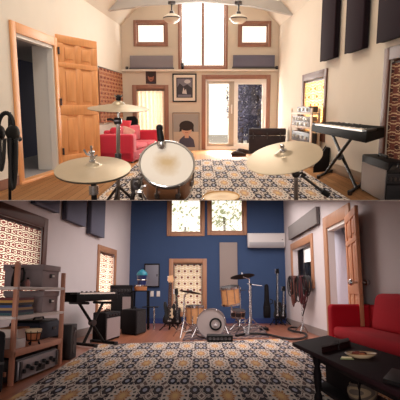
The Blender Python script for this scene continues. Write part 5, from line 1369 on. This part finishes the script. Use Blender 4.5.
# the slab between the rooms: nothing of the upper room goes through it, nor of the lower one
SL = 0.002
for o, room in ROOTS:
    for q in [o] + list(o.children_recursive):
        if q.type != 'MESH': continue
        zs = [(q.matrix_world @ V(c)).z for c in q.bound_box]
        lo, hi = min(zs), max(zs)
        up = room is A
        cut = 0.0 if up else -SL
        if (lo >= cut) if up else (hi <= cut): continue
        if (hi <= cut) if up else (lo >= cut): q['drop'] = 1; continue
        if q.data.users > 1: q.data = q.data.copy()
        iv = q.matrix_world.inverted(); co = iv @ V((0, 0, cut)); no = (q.matrix_world.to_3x3().transposed() @ V((0, 0, 1))).normalized()
        bm = bmesh.new(); bm.from_mesh(q.data)
        g = bm.verts[:] + bm.edges[:] + bm.faces[:]
        res = bmesh.ops.bisect_plane(bm, geom=g, plane_co=co, plane_no=no, clear_inner=up, clear_outer=not up)
        ed = [e for e in res['geom_cut'] if isinstance(e, bmesh.types.BMEdge) and e.is_boundary]
        if ed: bmesh.ops.holes_fill(bm, edges=ed, sides=0)
        if not bm.faces: q['drop'] = 1
        bm.to_mesh(q.data); bm.free()
for q in [q for q in bpy.data.objects if q.get('drop')]:
    for ch in list(q.children):
        if not ch.get('drop'):
            mw = ch.matrix_world.copy(); ch.parent = q.parent; ch.matrix_world = mw
    bpy.data.objects.remove(q)
sl = MB().box((-6.5, 1.9, -SL), (6.5, 14.6, 0)).build('ceiling_lower', mat('slab_taupe', (120, 106, 98), .9)); sl['kind'] = 'structure'

cam = bpy.data.cameras.new('camera'); co = bpy.data.objects.new('camera', cam); COL.objects.link(co)
co.location = (0, 0, 0); co.rotation_euler = (math.pi / 2, 0, 0); cam.sensor_width = 36; cam.lens = 36 * F_PX / 400; cam.clip_start = .05; cam.clip_end = 200
scene.camera = co

w = bpy.data.worlds.new('sky'); scene.world = w; w.use_nodes = True
# bright open sky beyond the window walls, dim behind the viewer
e = NB(w); bg = e.N['Background']
tc = e.N.new('ShaderNodeTexCoord'); sp = e.N.new('ShaderNodeSeparateXYZ'); e.Lk.new(tc.outputs['Generated'], sp.inputs[0])
mr = e.N.new('ShaderNodeMapRange'); e.Lk.new(sp.outputs[1], mr.inputs[0])
mr.inputs[1].default_value = -.3; mr.inputs[2].default_value = .6; mr.inputs[3].default_value = .30; mr.inputs[4].default_value = 1.5
bg.inputs[0].default_value = lin((255, 244, 228)); e.Lk.new(mr.outputs[0], bg.inputs[1])

def area(room, name, c, to, sx, sy, power, col):
    l = bpy.data.lights.new(name, 'AREA'); l.shape = 'RECTANGLE'; l.size = sx; l.size_y = sy; l.energy = power; l.color = col
    o = bpy.data.objects.new(name, l); COL.objects.link(o)
    c, to = V(c), V(to); q = (to - c).to_track_quat('-Z', 'Y')
    o.matrix_world = room.M @ (Matrix.Translation(c) @ q.to_matrix().to_4x4())
    return o
WARM = (1, .90, .78); DAY = (1, .95, .88); COOL = (.86, .88, 1)
# daylight outside the windows of the upper room
area(A, 'daylight_tall_window', (.1, 14.6, 3.2), (0, 8, .4), 1.3, 2.4, 260, DAY)
area(A, 'daylight_sliding_door', (.5, 14.5, 1.15), (0, 7, .3), .9, 1.9, 300, DAY)
area(A, 'daylight_back_curtain', (-1.38, 14.6, 1.1), (-1.38, 13, 1.1), .9, 1.7, 16, DAY)
p = WR.p((rW1[0] + rW1[1]) / 2, (rW1[2] + rW1[3]) / 2, -.6); area(A, 'daylight_right_curtain', p, p + WR.N, 1.6, 1.4, 130, (1, .82, .55))
# ceiling lamp of the upper room, and an unseen fill added over the drums
area(A, 'ceiling_lamp_upper', (0, 9, 4.9), (0, 9, 0), 1.6, 5, 140, WARM)
area(A, 'drum_fill_upper', (-.6, 3.6, 4.6), (-.6, 4.2, 0), 1.4, 1.4, 58, (1, .86, .70))
# lower room: unseen fill light added close under the slab, daylight from the glass door at its near end
def under_slab(d): return V((0, d, B.z(V((0, d, 0)), 200.6)))
p = under_slab(10); p.x = .5; o = area(B, 'fill_light_lower', p, p - V((0, -.18, 1)), 3.0, 5.5, 190, (1, .90, .86))
area(B, 'daylight_near_door', (-1.3, -1.5, 1.2), (-.8, 9, .9), 2.5, 1.8, 170, (1, .92, .88))
p = KL.p((rB1[0] + rB1[1]) / 2, (rB1[2] + rB1[3]) / 2, -.6); area(B, 'daylight_left_curtain', p, p + KL.N, 1.6, 1.3, 30, (1, .95, .85))
p = KL.p((rB2[0] + rB2[1]) / 2, (rB2[2] + rB2[3]) / 2, -.6); area(B, 'daylight_small_curtain', p, p + KL.N, 1.4, 1.2, 25, DAY)
area(B, 'daylight_lower_curtain', (-.35, 14.6, .9), (-.35, 13, .9), .8, 1.4, 9, (1, .95, .90))

vs = scene.view_settings
scene.display_settings.display_device = 'sRGB'
vs.view_transform = 'Standard'; vs.look = 'None'; vs.exposure = 0.0; vs.gamma = 1.0; vs.use_curve_mapping = False
